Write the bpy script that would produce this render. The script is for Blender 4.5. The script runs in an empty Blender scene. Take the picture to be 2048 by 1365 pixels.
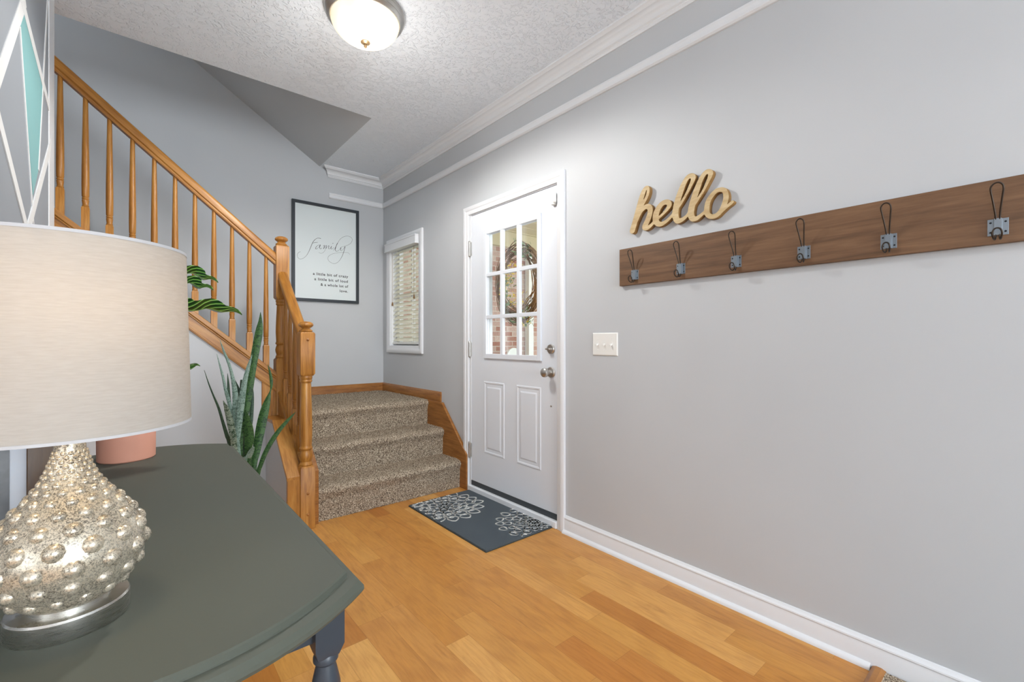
import bpy, bmesh, math, random
from mathutils import Vector, Matrix, noise
random.seed(7)
PI = math.pi
scene = bpy.context.scene
COL = scene.collection

# ------------------------------------------------------------------ camera
CX, CH, YAW = -1.9199, 1.107, math.radians(40.142)
cam_d = bpy.data.cameras.new('camera')
cam = bpy.data.objects.new('camera', cam_d)
COL.objects.link(cam)
cam.location = (CX, 0, CH)
cam.rotation_euler = (PI/2, 0, -YAW)
cam_d.sensor_width = 36.0
cam_d.lens = 900.0/2048*36
cam_d.clip_start = 0.02
scene.camera = cam

# ------------------------------------------------------------------ exposure, world, added fill lamps
scene.view_settings.view_transform = 'Standard'
scene.view_settings.look = 'None'
scene.view_settings.gamma = 1.0
scene.view_settings.exposure = 0.07
scene.view_settings.use_curve_mapping = False

world = bpy.data.worlds.new('sky'); scene.world = world
world.use_nodes = True
wn = world.node_tree.nodes; wl = world.node_tree.links
bg = wn['Background']
sky = wn.new('ShaderNodeTexSky'); sky.sky_type = 'HOSEK_WILKIE'
sky.sun_direction = Vector((0.3, -0.75, 0.6)).normalized(); sky.turbidity = 5; sky.ground_albedo = 0.5
mixw = wn.new('ShaderNodeMixRGB'); mixw.inputs[0].default_value = 0.65
mixw.inputs[2].default_value = (1.0, 1.03, 1.08, 1)
wl.new(sky.outputs[0], mixw.inputs[1]); wl.new(mixw.outputs[0], bg.inputs[0])
bg.inputs[1].default_value = 4.0

def area(name, loc, rot, sx, sy, power, color):
    d = bpy.data.lights.new(name, 'AREA'); d.shape = 'RECTANGLE'; d.size = sx; d.size_y = sy
    d.energy = power; d.color = color
    o = bpy.data.objects.new(name, d); COL.objects.link(o)
    o.location = loc; o.rotation_euler = rot
    return o
# added area lamps behind the camera, lighting the hall like unseen windows
FILL_TINT = (0.88, 0.945, 1.0)
area('fill_rear', (-3.3, -3.93, 1.55), (PI/2+0.30, 0, 0), 1.6, 1.7, 8, FILL_TINT)
area('fill_rear_right', (-1.2, -3.93, 1.55), (PI/2+0.55, 0, 0), 1.6, 1.7, 142, FILL_TINT)
area('fill_side', (-4.93, -1.6, 1.5), (PI/2+0.30, 0, -PI/2), 2.6, 1.7, 4, FILL_TINT)
# added area lamp that brightens the stairwell wall; no window there
area('fill_upstairs', (-3.52, 3.75, 4.2), (PI/2, 0, -PI/2), 0.8, 0.8, 15, FILL_TINT)

# ------------------------------------------------------------------ helpers
def srgb(r, g, b):
    def f(c):
        c /= 255.0
        return c/12.92 if c <= 0.04045 else ((c+0.055)/1.055)**2.4
    return (f(r), f(g), f(b), 1.0)

class MB:
    def __init__(s): s.v = []; s.f = []; s.m = []; s.uv = None
    def add(s, vs, fs, m=0):
        o = len(s.v); s.v += [tuple(p) for p in vs]
        for f in fs: s.f.append([i+o for i in f]); s.m.append(m)
        return o
    def box(s, x0, x1, y0, y1, z0, z1, m=0):
        vs = [(x, y, z) for z in (z0, z1) for y in (y0, y1) for x in (x0, x1)]
        s.add(vs, [(0,2,3,1),(4,5,7,6),(0,1,5,4),(2,6,7,3),(0,4,6,2),(1,3,7,5)], m)
        return s
    def loft(s, rings, caps=True, closed=True, m=0):
        n = len(rings[0]); vs = [p for r in rings for p in r]; fs = []
        for i in range(len(rings)-1):
            for j in range(n if closed else n-1):
                k = (j+1) % n
                fs.append((i*n+j, i*n+k, (i+1)*n+k, (i+1)*n+j))
        if caps and closed:
            fs.append(tuple(reversed(range(n)))); fs.append(tuple(range((len(rings)-1)*n, len(rings)*n)))
        s.add(vs, fs, m); return s
    def prism(s, poly, axis, a0, a1, m=0):
        # poly: 2-D points in the two other axes, in order (x,y,z without axis)
        def P(q, a):
            q = list(q); q.insert(axis, a); return tuple(q)
        return s.loft([[P(q, a0) for q in poly], [P(q, a1) for q in poly]], m=m)
    def lathe(s, prof, c=(0,0,0), n=24, m=0, caps=True):
        rings = [[(c[0]+r*math.cos(2*PI*j/n), c[1]+r*math.sin(2*PI*j/n), c[2]+z) for j in range(n)] for r, z in prof]
        return s.loft(rings, caps=caps, m=m)
    def lathe_axis(s, prof, c, axis, n=20, m=0):
        ax = Vector(axis).normalized(); u = ax.orthogonal().normalized(); w = ax.cross(u); c = Vector(c)
        rings = [[tuple(c+ax*h+(u*math.cos(2*PI*j/n)+w*math.sin(2*PI*j/n))*r) for j in range(n)] for r, h in prof]
        return s.loft(rings, m=m)
    def tube(s, pts, rad, n=8, m=0, caps=True):
        P = [Vector(p) for p in pts]; rings = []; up = None
        for i, p in enumerate(P):
            t = (P[min(i+1, len(P)-1)]-P[max(i-1, 0)]).normalized()
            if up is None: up = t.orthogonal().normalized()
            up = (up-t*up.dot(t)).normalized(); w = t.cross(up)
            r = rad[i] if isinstance(rad, (list, tuple)) else rad
            rings.append([tuple(p+(up*math.cos(2*PI*j/n)+w*math.sin(2*PI*j/n))*r) for j in range(n)])
        return s.loft(rings, caps=caps, m=m)
    def build(s, name, mats, parent=None, smooth=None, bevel=0, seg=2):
        me = bpy.data.meshes.new(name)
        me.from_pydata(s.v, [], s.f)
        mats = mats if isinstance(mats, (list, tuple)) else [mats]
        for mt in mats: me.materials.append(mt)
        for p, mi in zip(me.polygons, s.m): p.material_index = mi
        bm = bmesh.new(); bm.from_mesh(me)
        bmesh.ops.recalc_face_normals(bm, faces=bm.faces); bm.to_mesh(me); bm.free()
        if smooth is not None:
            for p in me.polygons: p.use_smooth = True
            me.set_sharp_from_angle(angle=math.radians(smooth))
        if s.uv:
            l = me.uv_layers.new(name='UVMap')
            for lp in me.loops: l.data[lp.index].uv = s.uv[lp.vertex_index]
        o = bpy.data.objects.new(name, me); COL.objects.link(o)
        if bevel:
            b = o.modifiers.new('bevel', 'BEVEL'); b.width = bevel; b.segments = seg
            b.limit_method = 'ANGLE'; b.angle_limit = math.radians(40); b.harden_normals = False
        if parent is not None: attach(o, parent)
        return o

def attach(o, parent):
    # keeps world coordinates: no parent here is rotated, and a part's own offset is its location
    o.parent = parent
    o.matrix_parent_inverse = Matrix.Translation(parent.location).inverted()
    return o

def thing(name, label, cat, loc=(0,0,0), group=None):
    o = bpy.data.objects.new(name, None); COL.objects.link(o); o.location = loc
    o.empty_display_size = 0.1
    return tag(o, label, cat, group)
def tag(o, label, cat, group=None):
    o['label'] = label; o['category'] = cat
    if group: o['group'] = group
    return o
def struct(o):
    o['kind'] = 'structure'; return o
def smooth_path(pts, n=8):
    # Catmull-Rom through tuples of any length
    out = []; N = len(pts)
    for i in range(N-1):
        p0 = pts[max(i-1,0)]; p1 = pts[i]; p2 = pts[i+1]; p3 = pts[min(i+2,N-1)]
        for k in range(n):
            t = k/n
            out.append(tuple(0.5*((2*b)+(-a+c)*t+(2*a-5*b+4*c-d)*t*t+(-a+3*b-3*c+d)*t**3) for a,b,c,d in zip(p0,p1,p2,p3)))
    out.append(tuple(pts[-1])); return out

# ------------------------------------------------------------------ materials
class Mat:
    def __init__(s, name, rough=0.5, metal=0.0, base=(0.5,0.5,0.5,1), spec=0.5):
        s.m = bpy.data.materials.new(name); s.m.use_nodes = True
        s.n = s.m.node_tree.nodes; s.l = s.m.node_tree.links
        s.b = s.n['Principled BSDF']
        s.b.inputs['Roughness'].default_value = rough; s.b.inputs['Metallic'].default_value = metal
        s.b.inputs['Base Color'].default_value = base; s.b.inputs['Specular IOR Level'].default_value = spec
    def node(s, t, **kw):
        n = s.n.new(t)
        for k, v in kw.items(): setattr(n, k, v)
        return n
    def coord(s, scale=(1,1,1), rot=(0,0,0), kind='Object'):
        tc = s.node('ShaderNodeTexCoord'); mp = s.node('ShaderNodeMapping')
        src = tc.outputs[kind]
        if any(rot):
            m0 = s.node('ShaderNodeMapping'); s.l.new(src, m0.inputs[0]); m0.inputs['Rotation'].default_value = rot; src = m0.outputs[0]
        s.l.new(src, mp.inputs[0]); mp.inputs['Scale'].default_value = scale
        return mp.outputs[0]
    def noise(s, vec, scale, detail=4, rough=0.55, dist=0.0):
        n = s.node('ShaderNodeTexNoise'); s.l.new(vec, n.inputs['Vector'])
        n.inputs['Scale'].default_value = scale; n.inputs['Detail'].default_value = detail
        n.inputs['Roughness'].default_value = rough; n.inputs['Distortion'].default_value = dist
        return n.outputs['Fac']
    def ramp(s, fac, stops):
        r = s.node('ShaderNodeValToRGB'); s.l.new(fac, r.inputs[0]); e = r.color_ramp.elements
        while len(e) < len(stops): e.new(0.5)
        for k, (p, c) in enumerate(stops): e[k].position = p; e[k].color = c
        return r.outputs[0]
    def mix(s, fac, a, b, mode='MIX'):
        n = s.node('ShaderNodeMixRGB', blend_type=mode)
        for i, x in ((0, fac), (1, a), (2, b)):
            if hasattr(x, 'is_output'): s.l.new(x, n.inputs[i])
            else: n.inputs[i].default_value = x
        return n.outputs[0]
    def math(s, op, a, b=0.0):
        n = s.node('ShaderNodeMath', operation=op)
        for i, x in ((0, a), (1, b)):
            if hasattr(x, 'is_output'): s.l.new(x, n.inputs[i])
            else: n.inputs[i].default_value = x
        return n.outputs[0]
    def color(s, out): s.l.new(out, s.b.inputs['Base Color']); return s
    def rough(s, out): s.l.new(out, s.b.inputs['Roughness']); return s
    def bump(s, h, strength=0.3, dist=0.01):
        n = s.node('ShaderNodeBump'); n.inputs['Strength'].default_value = strength; n.inputs['Distance'].default_value = dist
        s.l.new(h, n.inputs['Height']); s.l.new(n.outputs[0], s.b.inputs['Normal']); return s

def plain(name, c, rough=0.5, metal=0.0, spec=0.5, var=0.04, vs=6.0):
    m = Mat(name, rough, metal, c, spec)
    v = m.noise(m.coord(), vs, 3)
    lo = tuple(x*(1-var) for x in c[:3])+(1,); hi = tuple(min(1, x*(1+var)) for x in c[:3])+(1,)
    m.color(m.ramp(v, [(0.3, lo), (0.7, hi)]))
    return m.m

def paint(name, c, rough=0.55, bump=0.05, scale=220, spec=0.35):
    m = Mat(name, rough, 0, c, spec); co = m.coord()
    v = m.noise(co, 1.3, 2)
    lo = tuple(x*0.975 for x in c[:3])+(1,); hi = tuple(x*1.02 for x in c[:3])+(1,)
    m.color(m.ramp(v, [(0.35, lo), (0.65, hi)]))
    m.bump(m.noise(co, scale, 3), bump, 0.002)
    return m.m

def wood(name, dark, mid, light, grain=(1,1,14), rot=(0,0,0), scale=9.0, rough=0.35, bump=0.08, spec=0.45):
    # grain: small scale along the fibre axis, large across it
    m = Mat(name, rough, 0, mid, spec); co = m.coord(grain, rot)
    a = m.noise(co, scale, 6, 0.6, 0.6); b = m.noise(co, scale*4.5, 4, 0.6)
    base = m.ramp(a, [(0.28, dark), (0.5, mid), (0.74, light)])
    fine = m.ramp(b, [(0.3, (0.72,0.68,0.62,1)), (0.62, (1,1,1,1))])
    m.color(m.mix(0.55, base, fine, 'MULTIPLY')); m.bump(b, bump, 0.002)
    return m.m

OAK = (srgb(134,84,34), srgb(174,118,50), srgb(198,146,74))
M = {}
M['wall'] = paint('grey_wall_paint', srgb(194,197,200), 0.6)
M['wall_dark'] = paint('slate_wall_paint', srgb(148,154,161), 0.6)
M['white_trim'] = paint('white_trim_paint', srgb(228,230,233), 0.35, 0.02, 60)
M['white_door'] = paint('white_door_paint', srgb(226,231,238), 0.38, 0.03, 90)
M['white_plastic'] = plain('white_plastic', srgb(236,236,232), 0.35, var=0.01)
M['teal'] = paint('teal_wall_paint', srgb(130,178,180), 0.6)
M['accent_white'] = paint('white_line_paint', srgb(225,226,226), 0.6)
M['oak_v'] = wood('oak_upright', *OAK, grain=(9,9,0.7), scale=5)
M['oak_x'] = wood('oak_stair_rail', *OAK, grain=(0.7,9,9), rot=(0,-math.atan(0.86),0), scale=5)
M['oak_y'] = wood('oak_lower_rail', *OAK, grain=(9,0.7,9), rot=(-math.atan(0.86),0,0), scale=5)
M['oak_h'] = wood('oak_base', srgb(126,78,34), srgb(156,102,48), srgb(178,122,62), grain=(1,1,9), scale=5)
M['walnut'] = wood('walnut_board', srgb(88,64,44), srgb(112,82,57), srgb(130,98,70), grain=(9,0.6,9), scale=4.0, rough=0.5, bump=0.12)
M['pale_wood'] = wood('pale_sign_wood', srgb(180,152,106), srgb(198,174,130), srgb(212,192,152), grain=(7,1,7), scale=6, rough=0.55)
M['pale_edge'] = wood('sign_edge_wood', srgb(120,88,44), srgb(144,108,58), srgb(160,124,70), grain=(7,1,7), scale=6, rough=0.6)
M['dark_frame'] = plain('charcoal_frame_paint', srgb(44,50,56), 0.35)
M['brown_frame'] = wood('brown_frame_wood', srgb(62,40,20), srgb(84,58,32), srgb(100,72,42), grain=(9,9,0.8), scale=5)
M['paper'] = plain('print_paper', srgb(222,230,231), 0.3, var=0.005)
M['ink'] = plain('black_ink', srgb(38,38,42), 0.6)
M['table'] = paint('charcoal_table_paint', srgb(84,88,79), 0.6, 0.03, 160, 0.28)
M['table_leg'] = paint('table_paint_blue_sheen', srgb(58,65,74), 0.35, 0.03, 160, 0.45)  # same table paint, its bluish reflection put into the colour
M['nickel'] = plain('satin_nickel', srgb(198,196,192), 0.32, 1.0)
M['steel_plate'] = plain('zinc_hook_plate', srgb(140,148,155), 0.42, 0.9)
M['wire'] = plain('dark_iron_wire', srgb(66,58,52), 0.38, 0.8)
M['aluminium'] = plain('white_sill_paint', srgb(232,236,240), 0.4)
M['bronze'] = plain('dark_door_sweep', srgb(62,68,72), 0.5)
M['terracotta'] = plain('peach_terracotta', srgb(222,158,134), 0.7, var=0.05)
M['pot_grey'] = plain('grey_planter', srgb(120,122,124), 0.6)
M['soil'] = plain('potting_soil', srgb(52,40,30), 0.95, var=0.4, vs=90)
M['stem'] = plain('green_stem', srgb(72,98,48), 0.5)
M['cord'] = plain('blind_cord', srgb(205,198,180), 0.8)
M['tassel'] = plain('wood_tassel', srgb(130,96,58), 0.6)
M['photo'] = plain('dark_photo_print', srgb(74,78,84), 0.35, var=0.35, vs=30)
M['mat_board'] = plain('white_mat_board', srgb(214,222,234), 0.7, var=0.01)
M['screw'] = plain('dark_screw', srgb(40,40,42), 0.5, 0.6)

# ceiling: slap-brush texture
def ceiling_mat():
    m = Mat('textured_ceiling', 0.75, 0, srgb(240,246,253), 0.2); co = m.coord()
    n1 = m.noise(co, 34, 3, 0.5, 1.6); n2 = m.noise(co, 90, 3, 0.6, 1.0)
    r = m.ramp(n1, [(0.52, (0,0,0,1)), (0.62, (1,1,1,1))])
    m.bump(m.mix(0.35, r, n2, 'ADD'), 0.65, 0.007)
    return m.m
M['ceiling'] = ceiling_mat()

# maple strip floor: planks run along Y, 0.1 m wide
def floor_mat():
    m = Mat('maple_plank_floor', 0.3, 0, (0.6,0.35,0.15,1), 0.4)
    tc = m.node('ShaderNodeTexCoord'); sx = m.node('ShaderNodeSeparateXYZ'); m.l.new(tc.outputs['Object'], sx.inputs[0])
    xs = m.math('DIVIDE', m.math('ADD', sx.outputs[0], 10.034), 0.0998)
    row = m.math('FLOOR', xs); fx = m.math('FRACT', xs)
    wn1 = m.node('ShaderNodeTexWhiteNoise', noise_dimensions='1D'); m.l.new(row, wn1.inputs['W'])
    ys = m.math('ADD', m.math('DIVIDE', sx.outputs[1], 0.78), m.math('MULTIPLY', wn1.outputs[0], 7.0))
    colr = m.math('FLOOR', ys); fy = m.math('FRACT', ys)
    cmb = m.node('ShaderNodeCombineXYZ'); m.l.new(row, cmb.inputs[0]); m.l.new(colr, cmb.inputs[1])
    wn2 = m.node('ShaderNodeTexWhiteNoise', noise_dimensions='2D'); m.l.new(cmb.outputs[0], wn2.inputs['Vector'])
    pid = wn2.outputs['Value']
    # grain vector, shifted per plank
    g = m.node('ShaderNodeCombineXYZ')
    m.l.new(m.math('ADD', m.math('MULTIPLY', sx.outputs[0], 14.0), m.math('MULTIPLY', pid, 60.0)), g.inputs[0])
    m.l.new(m.math('ADD', m.math('MULTIPLY', sx.outputs[1], 1.5), m.math('MULTIPLY', pid, 23.0)), g.inputs[1])
    a = m.noise(g.outputs[0], 1.6, 5, 0.6, 1.6)
    fine = m.noise(g.outputs[0], 7.0, 4, 0.6, 0.5)
    wv = m.node('ShaderNodeTexWave', wave_type='RINGS'); m.l.new(g.outputs[0], wv.inputs['Vector'])
    wv.inputs['Scale'].default_value = 0.55; wv.inputs['Distortion'].default_value = 6.0; wv.inputs['Detail'].default_value = 2.0; wv.inputs['Detail Scale'].default_value = 0.8
    tone = m.ramp(pid, [(0.0, srgb(180,114,46)), (0.25, srgb(212,156,80)), (0.5, srgb(196,134,60)), (0.75, srgb(224,170,96)), (1.0, srgb(188,122,52))])
    grain = m.ramp(a, [(0.25, (0.70,0.62,0.54,1)), (0.42, (0.98,0.97,0.95,1)), (0.8, (1.12,1.11,1.08,1))])
    c = m.mix(0.75, tone, grain, 'MULTIPLY')
    c = m.mix(0.22, c, m.ramp(wv.outputs['Fac'], [(0.0, (0.66,0.55,0.45,1)), (0.22, (1,1,1,1))]), 'MULTIPLY')
    c = m.mix(0.45, c, m.ramp(fine, [(0.36, (0.78,0.70,0.60,1)), (0.56, (1,1,1,1))]), 'MULTIPLY')
    ex = m.math('MINIMUM', fx, m.math('SUBTRACT', 1.0, fx)); ey = m.math('MINIMUM', fy, m.math('SUBTRACT', 1.0, fy))
    seam = m.math('MINIMUM', m.math('MULTIPLY', ex, 0.0998), m.math('MULTIPLY', ey, 0.78))
    sm = m.ramp(m.math('MULTIPLY', seam, 400.0), [(0.0, (0.55,0.45,0.36,1)), (0.5, (1,1,1,1))])
    c = m.mix(0.7, c, sm, 'MULTIPLY')
    m.color(c); m.bump(sm, 0.1, 0.001)
    return m.m
M['floor'] = floor_mat()

def carpet_mat(name, pal, scale=260):
    m = Mat(name, 1.0, 0, pal[1], 0.05); co = m.coord()
    a = m.noise(co, scale, 2, 0.7); b = m.noise(co, 9, 3)
    c = m.ramp(a, [(0.34, pal[0]), (0.48, pal[1]), (0.60, pal[2]), (0.72, pal[3])])
    c = m.mix(0.5, c, m.ramp(b, [(0.3, (0.86,0.86,0.86,1)), (0.7, (1.05,1.04,1.02,1))]), 'MULTIPLY')
    m.color(c); m.bump(a, 0.8, 0.006)
    return m.m
M['carpet'] = carpet_mat('frieze_carpet', (srgb(66,56,48), srgb(146,130,112), srgb(202,188,166), srgb(240,230,212)), 170)
M['mat'] = carpet_mat('slate_blue_mat_pile', (srgb(66,74,82), srgb(92,101,108), srgb(110,118,124), srgb(136,143,148)), 420)
M['mat_white'] = plain('white_mat_pile', srgb(244,244,240), 0.9, var=0.04, vs=200)
M['mat_edge'] = plain('mat_rubber_edge', srgb(60,62,58), 0.8)

def slat_mat():
    m = Mat('faux_wood_slats', 0.45, 0, srgb(240,238,230), 0.3); v = m.noise(m.coord(), 12, 2)
    c = m.ramp(v, [(0.3, srgb(238,236,226)), (0.7, srgb(246,245,238))]); m.color(c)
    tr = m.node('ShaderNodeBsdfTranslucent'); m.l.new(c, tr.inputs[0]); mx = m.node('ShaderNodeMixShader'); mx.inputs[0].default_value = 0.6
    m.l.new(m.b.outputs[0], mx.inputs[1]); m.l.new(tr.outputs[0], mx.inputs[2]); m.l.new(mx.outputs[0], m.n['Material Output'].inputs[0])
    return m.m
M['slat'] = slat_mat()

def shade_mat():
    m = Mat('linen_shade', 0.9, 0, srgb(228,222,214), 0.1)
    co = m.coord((1,1,9)); v = m.noise(co, 60, 4)
    c = m.ramp(v, [(0.3, srgb(194,188,180)), (0.7, srgb(203,198,191))])
    m.color(c)
    tr = m.node('ShaderNodeBsdfTranslucent'); m.l.new(c, tr.inputs[0])
    mx = m.node('ShaderNodeMixShader'); mx.inputs[0].default_value = 0.35
    m.l.new(m.b.outputs[0], mx.inputs[1]); m.l.new(tr.outputs[0], mx.inputs[2])
    m.l.new(mx.outputs[0], m.n['Material Output'].inputs[0])
    return m.m
M['shade'] = shade_mat()
M['shade_hem'] = plain('shade_hem_tape', srgb(186,186,188), 0.9)

def mercury_mat():
    m = Mat('speckled_mercury_glass', 0.22, 0.5, srgb(214,208,196), 0.6); co = m.coord()
    a = m.noise(co, 420, 3, 0.65, 1.0); big = m.noise(co, 30, 2)
    s = m.math('ADD', a, m.math('MULTIPLY', big, 0.30))
    c = m.ramp(s, [(0.50, srgb(84,78,68)), (0.575, srgb(160,152,136)), (0.66, srgb(200,191,172)), (0.9, srgb(222,212,192))])
    m.color(c)
    m.l.new(m.ramp(s, [(0.5, (0.1,)*3+(1,)), (0.62, (0.55,)*3+(1,))]), m.b.inputs['Metallic'])
    m.rough(m.ramp(a, [(0.35, (0.22,)*3+(1,)), (0.7, (0.36,)*3+(1,))]))
    m.b.inputs['Coat Weight'].default_value = 0.3; m.b.inputs['Coat Roughness'].default_value = 0.1
    m.bump(a, 0.12, 0.001)
    return m.m
M['mercury'] = mercury_mat()

def brushed(name, c):
    m = Mat(name, 0.28, 1.0, c); co = m.coord((1,1,60)); v = m.noise(co, 40, 3)
    m.rough(m.ramp(v, [(0.3, (0.22,)*3+(1,)), (0.7, (0.36,)*3+(1,))])); m.bump(v, 0.05, 0.001)
    return m.m
M['brushed'] = brushed('brushed_steel', srgb(206,204,198))

def glow(name, c, strength, c2=None, s2=None):
    m = bpy.data.materials.new(name); m.use_nodes = True; n = m.node_tree.nodes; l = m.node_tree.links
    b = n['Principled BSDF']; b.inputs['Base Color'].default_value = srgb(245,240,228)
    b.inputs['Roughness'].default_value = 0.25
    b.inputs['Emission Color'].default_value = c; b.inputs['Emission Strength'].default_value = strength
    nz = n.new('ShaderNodeTexNoise'); nz.inputs['Scale'].default_value = 9
    tc = n.new('ShaderNodeTexCoord'); l.new(tc.outputs['Object'], nz.inputs['Vector'])
    r = n.new('ShaderNodeValToRGB'); l.new(nz.outputs['Fac'], r.inputs[0])
    r.color_ramp.elements[0].position = 0.3; r.color_ramp.elements[0].color = (c[0], c[1]*0.86, c[2]*0.6, 1)
    r.color_ramp.elements[1].position = 0.55; r.color_ramp.elements[1].color = c
    l.new(r.outputs[0], b.inputs['Emission Color'])
    return m
M['dome'] = glow('lit_alabaster_glass', (1.0, 0.88, 0.66, 1), 0.62)
M['bulb'] = glow('lit_bulb', (1.0, 0.82, 0.58, 1), 6.0)

def glass_mat():
    m = bpy.data.materials.new('window_glass'); m.use_nodes = True; n = m.node_tree.nodes; l = m.node_tree.links
    n.remove(n['Principled BSDF'])
    t = n.new('ShaderNodeBsdfTransparent'); g = n.new('ShaderNodeBsdfGlossy'); g.inputs['Roughness'].default_value = 0.02
    t.inputs[0].default_value = (0.96,0.98,0.97,1)
    lw = n.new('ShaderNodeLayerWeight'); lw.inputs[0].default_value = 0.12
    mx = n.new('ShaderNodeMixShader'); l.new(lw.outputs['Facing'], mx.inputs[0]); l.new(t.outputs[0], mx.inputs[1]); l.new(g.outputs[0], mx.inputs[2])
    l.new(mx.outputs[0], n['Material Output'].inputs[0])
    return m
M['glass'] = glass_mat()

def snake_mat(name, dark, light, silver):
    m = Mat(name, 0.5, 0, dark, 0.3)
    uv = m.coord((34.0, 5.0, 1), kind='UV')
    v = m.noise(uv, 1.3, 5, 0.65, 1.0)
    c = m.ramp(v, [(0.34, dark), (0.50, light), (0.56, dark), (0.72, silver)])
    m.color(c); return m.m
M['snake0'] = snake_mat('silver_snake_leaf', srgb(76,104,88), srgb(150,172,160), srgb(168,186,176))
M['snake1'] = snake_mat('green_snake_leaf', srgb(22,52,28), srgb(72,108,58), srgb(70,104,62))
M['snake2'] = snake_mat('dark_snake_leaf', srgb(30,50,38), srgb(70,92,70), srgb(80,102,82))
M['snake3'] = snake_mat('banded_snake_leaf', srgb(28,52,32), srgb(150,166,148), srgb(100,126,102))

def calathea_mat():
    m = Mat('striped_calathea_leaf', 0.3, 0, srgb(24,60,26), 0.5)
    tc = m.node('ShaderNodeTexCoord'); sx = m.node('ShaderNodeSeparateXYZ'); m.l.new(tc.outputs['UV'], sx.inputs[0])
    av = m.math('ABSOLUTE', m.math('SUBTRACT', sx.outputs[1], 0.5))
    ph = m.math('ADD', m.math('MULTIPLY', sx.outputs[0], 11.0), m.math('MULTIPLY', av, -5.0))
    w = m.math('FRACT', ph)
    st = m.ramp(w, [(0.0, srgb(120,196,66)), (0.16, srgb(176,220,130)), (0.3, srgb(30,84,28)), (0.6, srgb(18,46,22)), (0.95, srgb(40,110,32))])
    mid = m.ramp(av, [(0.0, srgb(150,210,100)), (0.035, srgb(150,210,100)), (0.06, (0,0,0,1))])
    m.color(m.mix(m.math('LESS_THAN', av, 0.035), st, srgb(150,206,96)))
    return m.m
M['calathea'] = calathea_mat()

def brick_mat():
    m = Mat('red_brick_wall', 0.9, 0, srgb(150,100,84), 0.1)
    tc = m.node('ShaderNodeTexCoord'); sx = m.node('ShaderNodeSeparateXYZ'); m.l.new(tc.outputs['Object'], sx.inputs[0])
    cb = m.node('ShaderNodeCombineXYZ'); m.l.new(sx.outputs[0], cb.inputs[0]); m.l.new(sx.outputs[2], cb.inputs[1])
    b = m.node('ShaderNodeTexBrick'); m.l.new(cb.outputs[0], b.inputs['Vector'])
    b.inputs['Scale'].default_value = 1.0; b.inputs['Brick Width'].default_value = 0.215; b.inputs['Row Height'].default_value = 0.0735
    b.inputs['Mortar Size'].default_value = 0.006; b.inputs['Mortar Smooth'].default_value = 0.2
    b.inputs['Color1'].default_value = srgb(168,118,102); b.inputs['Color2'].default_value = srgb(206,184,174); b.inputs['Mortar'].default_value = srgb(206,198,188)
    v = m.noise(m.coord(), 40, 3)
    m.color(m.mix(0.6, b.outputs['Color'], m.ramp(v, [(0.3, (0.7,0.66,0.62,1)), (0.7, (1.1,1.08,1.06,1))]), 'MULTIPLY'))
    m.bump(b.outputs['Fac'], -0.4, 0.01)
    return m.m
M['brick'] = brick_mat()
M['soffit'] = paint('beige_porch_boards', srgb(206,194,160), 0.7)
M['porch_white'] = plain('white_porch_paint', srgb(232,236,232), 0.5)
M['concrete'] = plain('porch_concrete', srgb(170,166,158), 0.9, var=0.1)
M['outer_ground'] = plain('pale_bounce_ground', srgb(186,184,176), 1.0, var=0.1, vs=3)  # unseen ground, made pale grey to brighten the blind without green tint
M['vine'] = wood('grapevine_twig', srgb(84,58,38), srgb(136,100,68), srgb(172,134,96), grain=(3,3,3), scale=14, rough=0.8)
M['leaf_green'] = plain('sage_leaf', srgb(120,146,104), 0.6, var=0.2, vs=40)
M['leaf_yellow'] = plain('yellow_petals', srgb(226,196,52), 0.6, var=0.15, vs=40)
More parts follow.
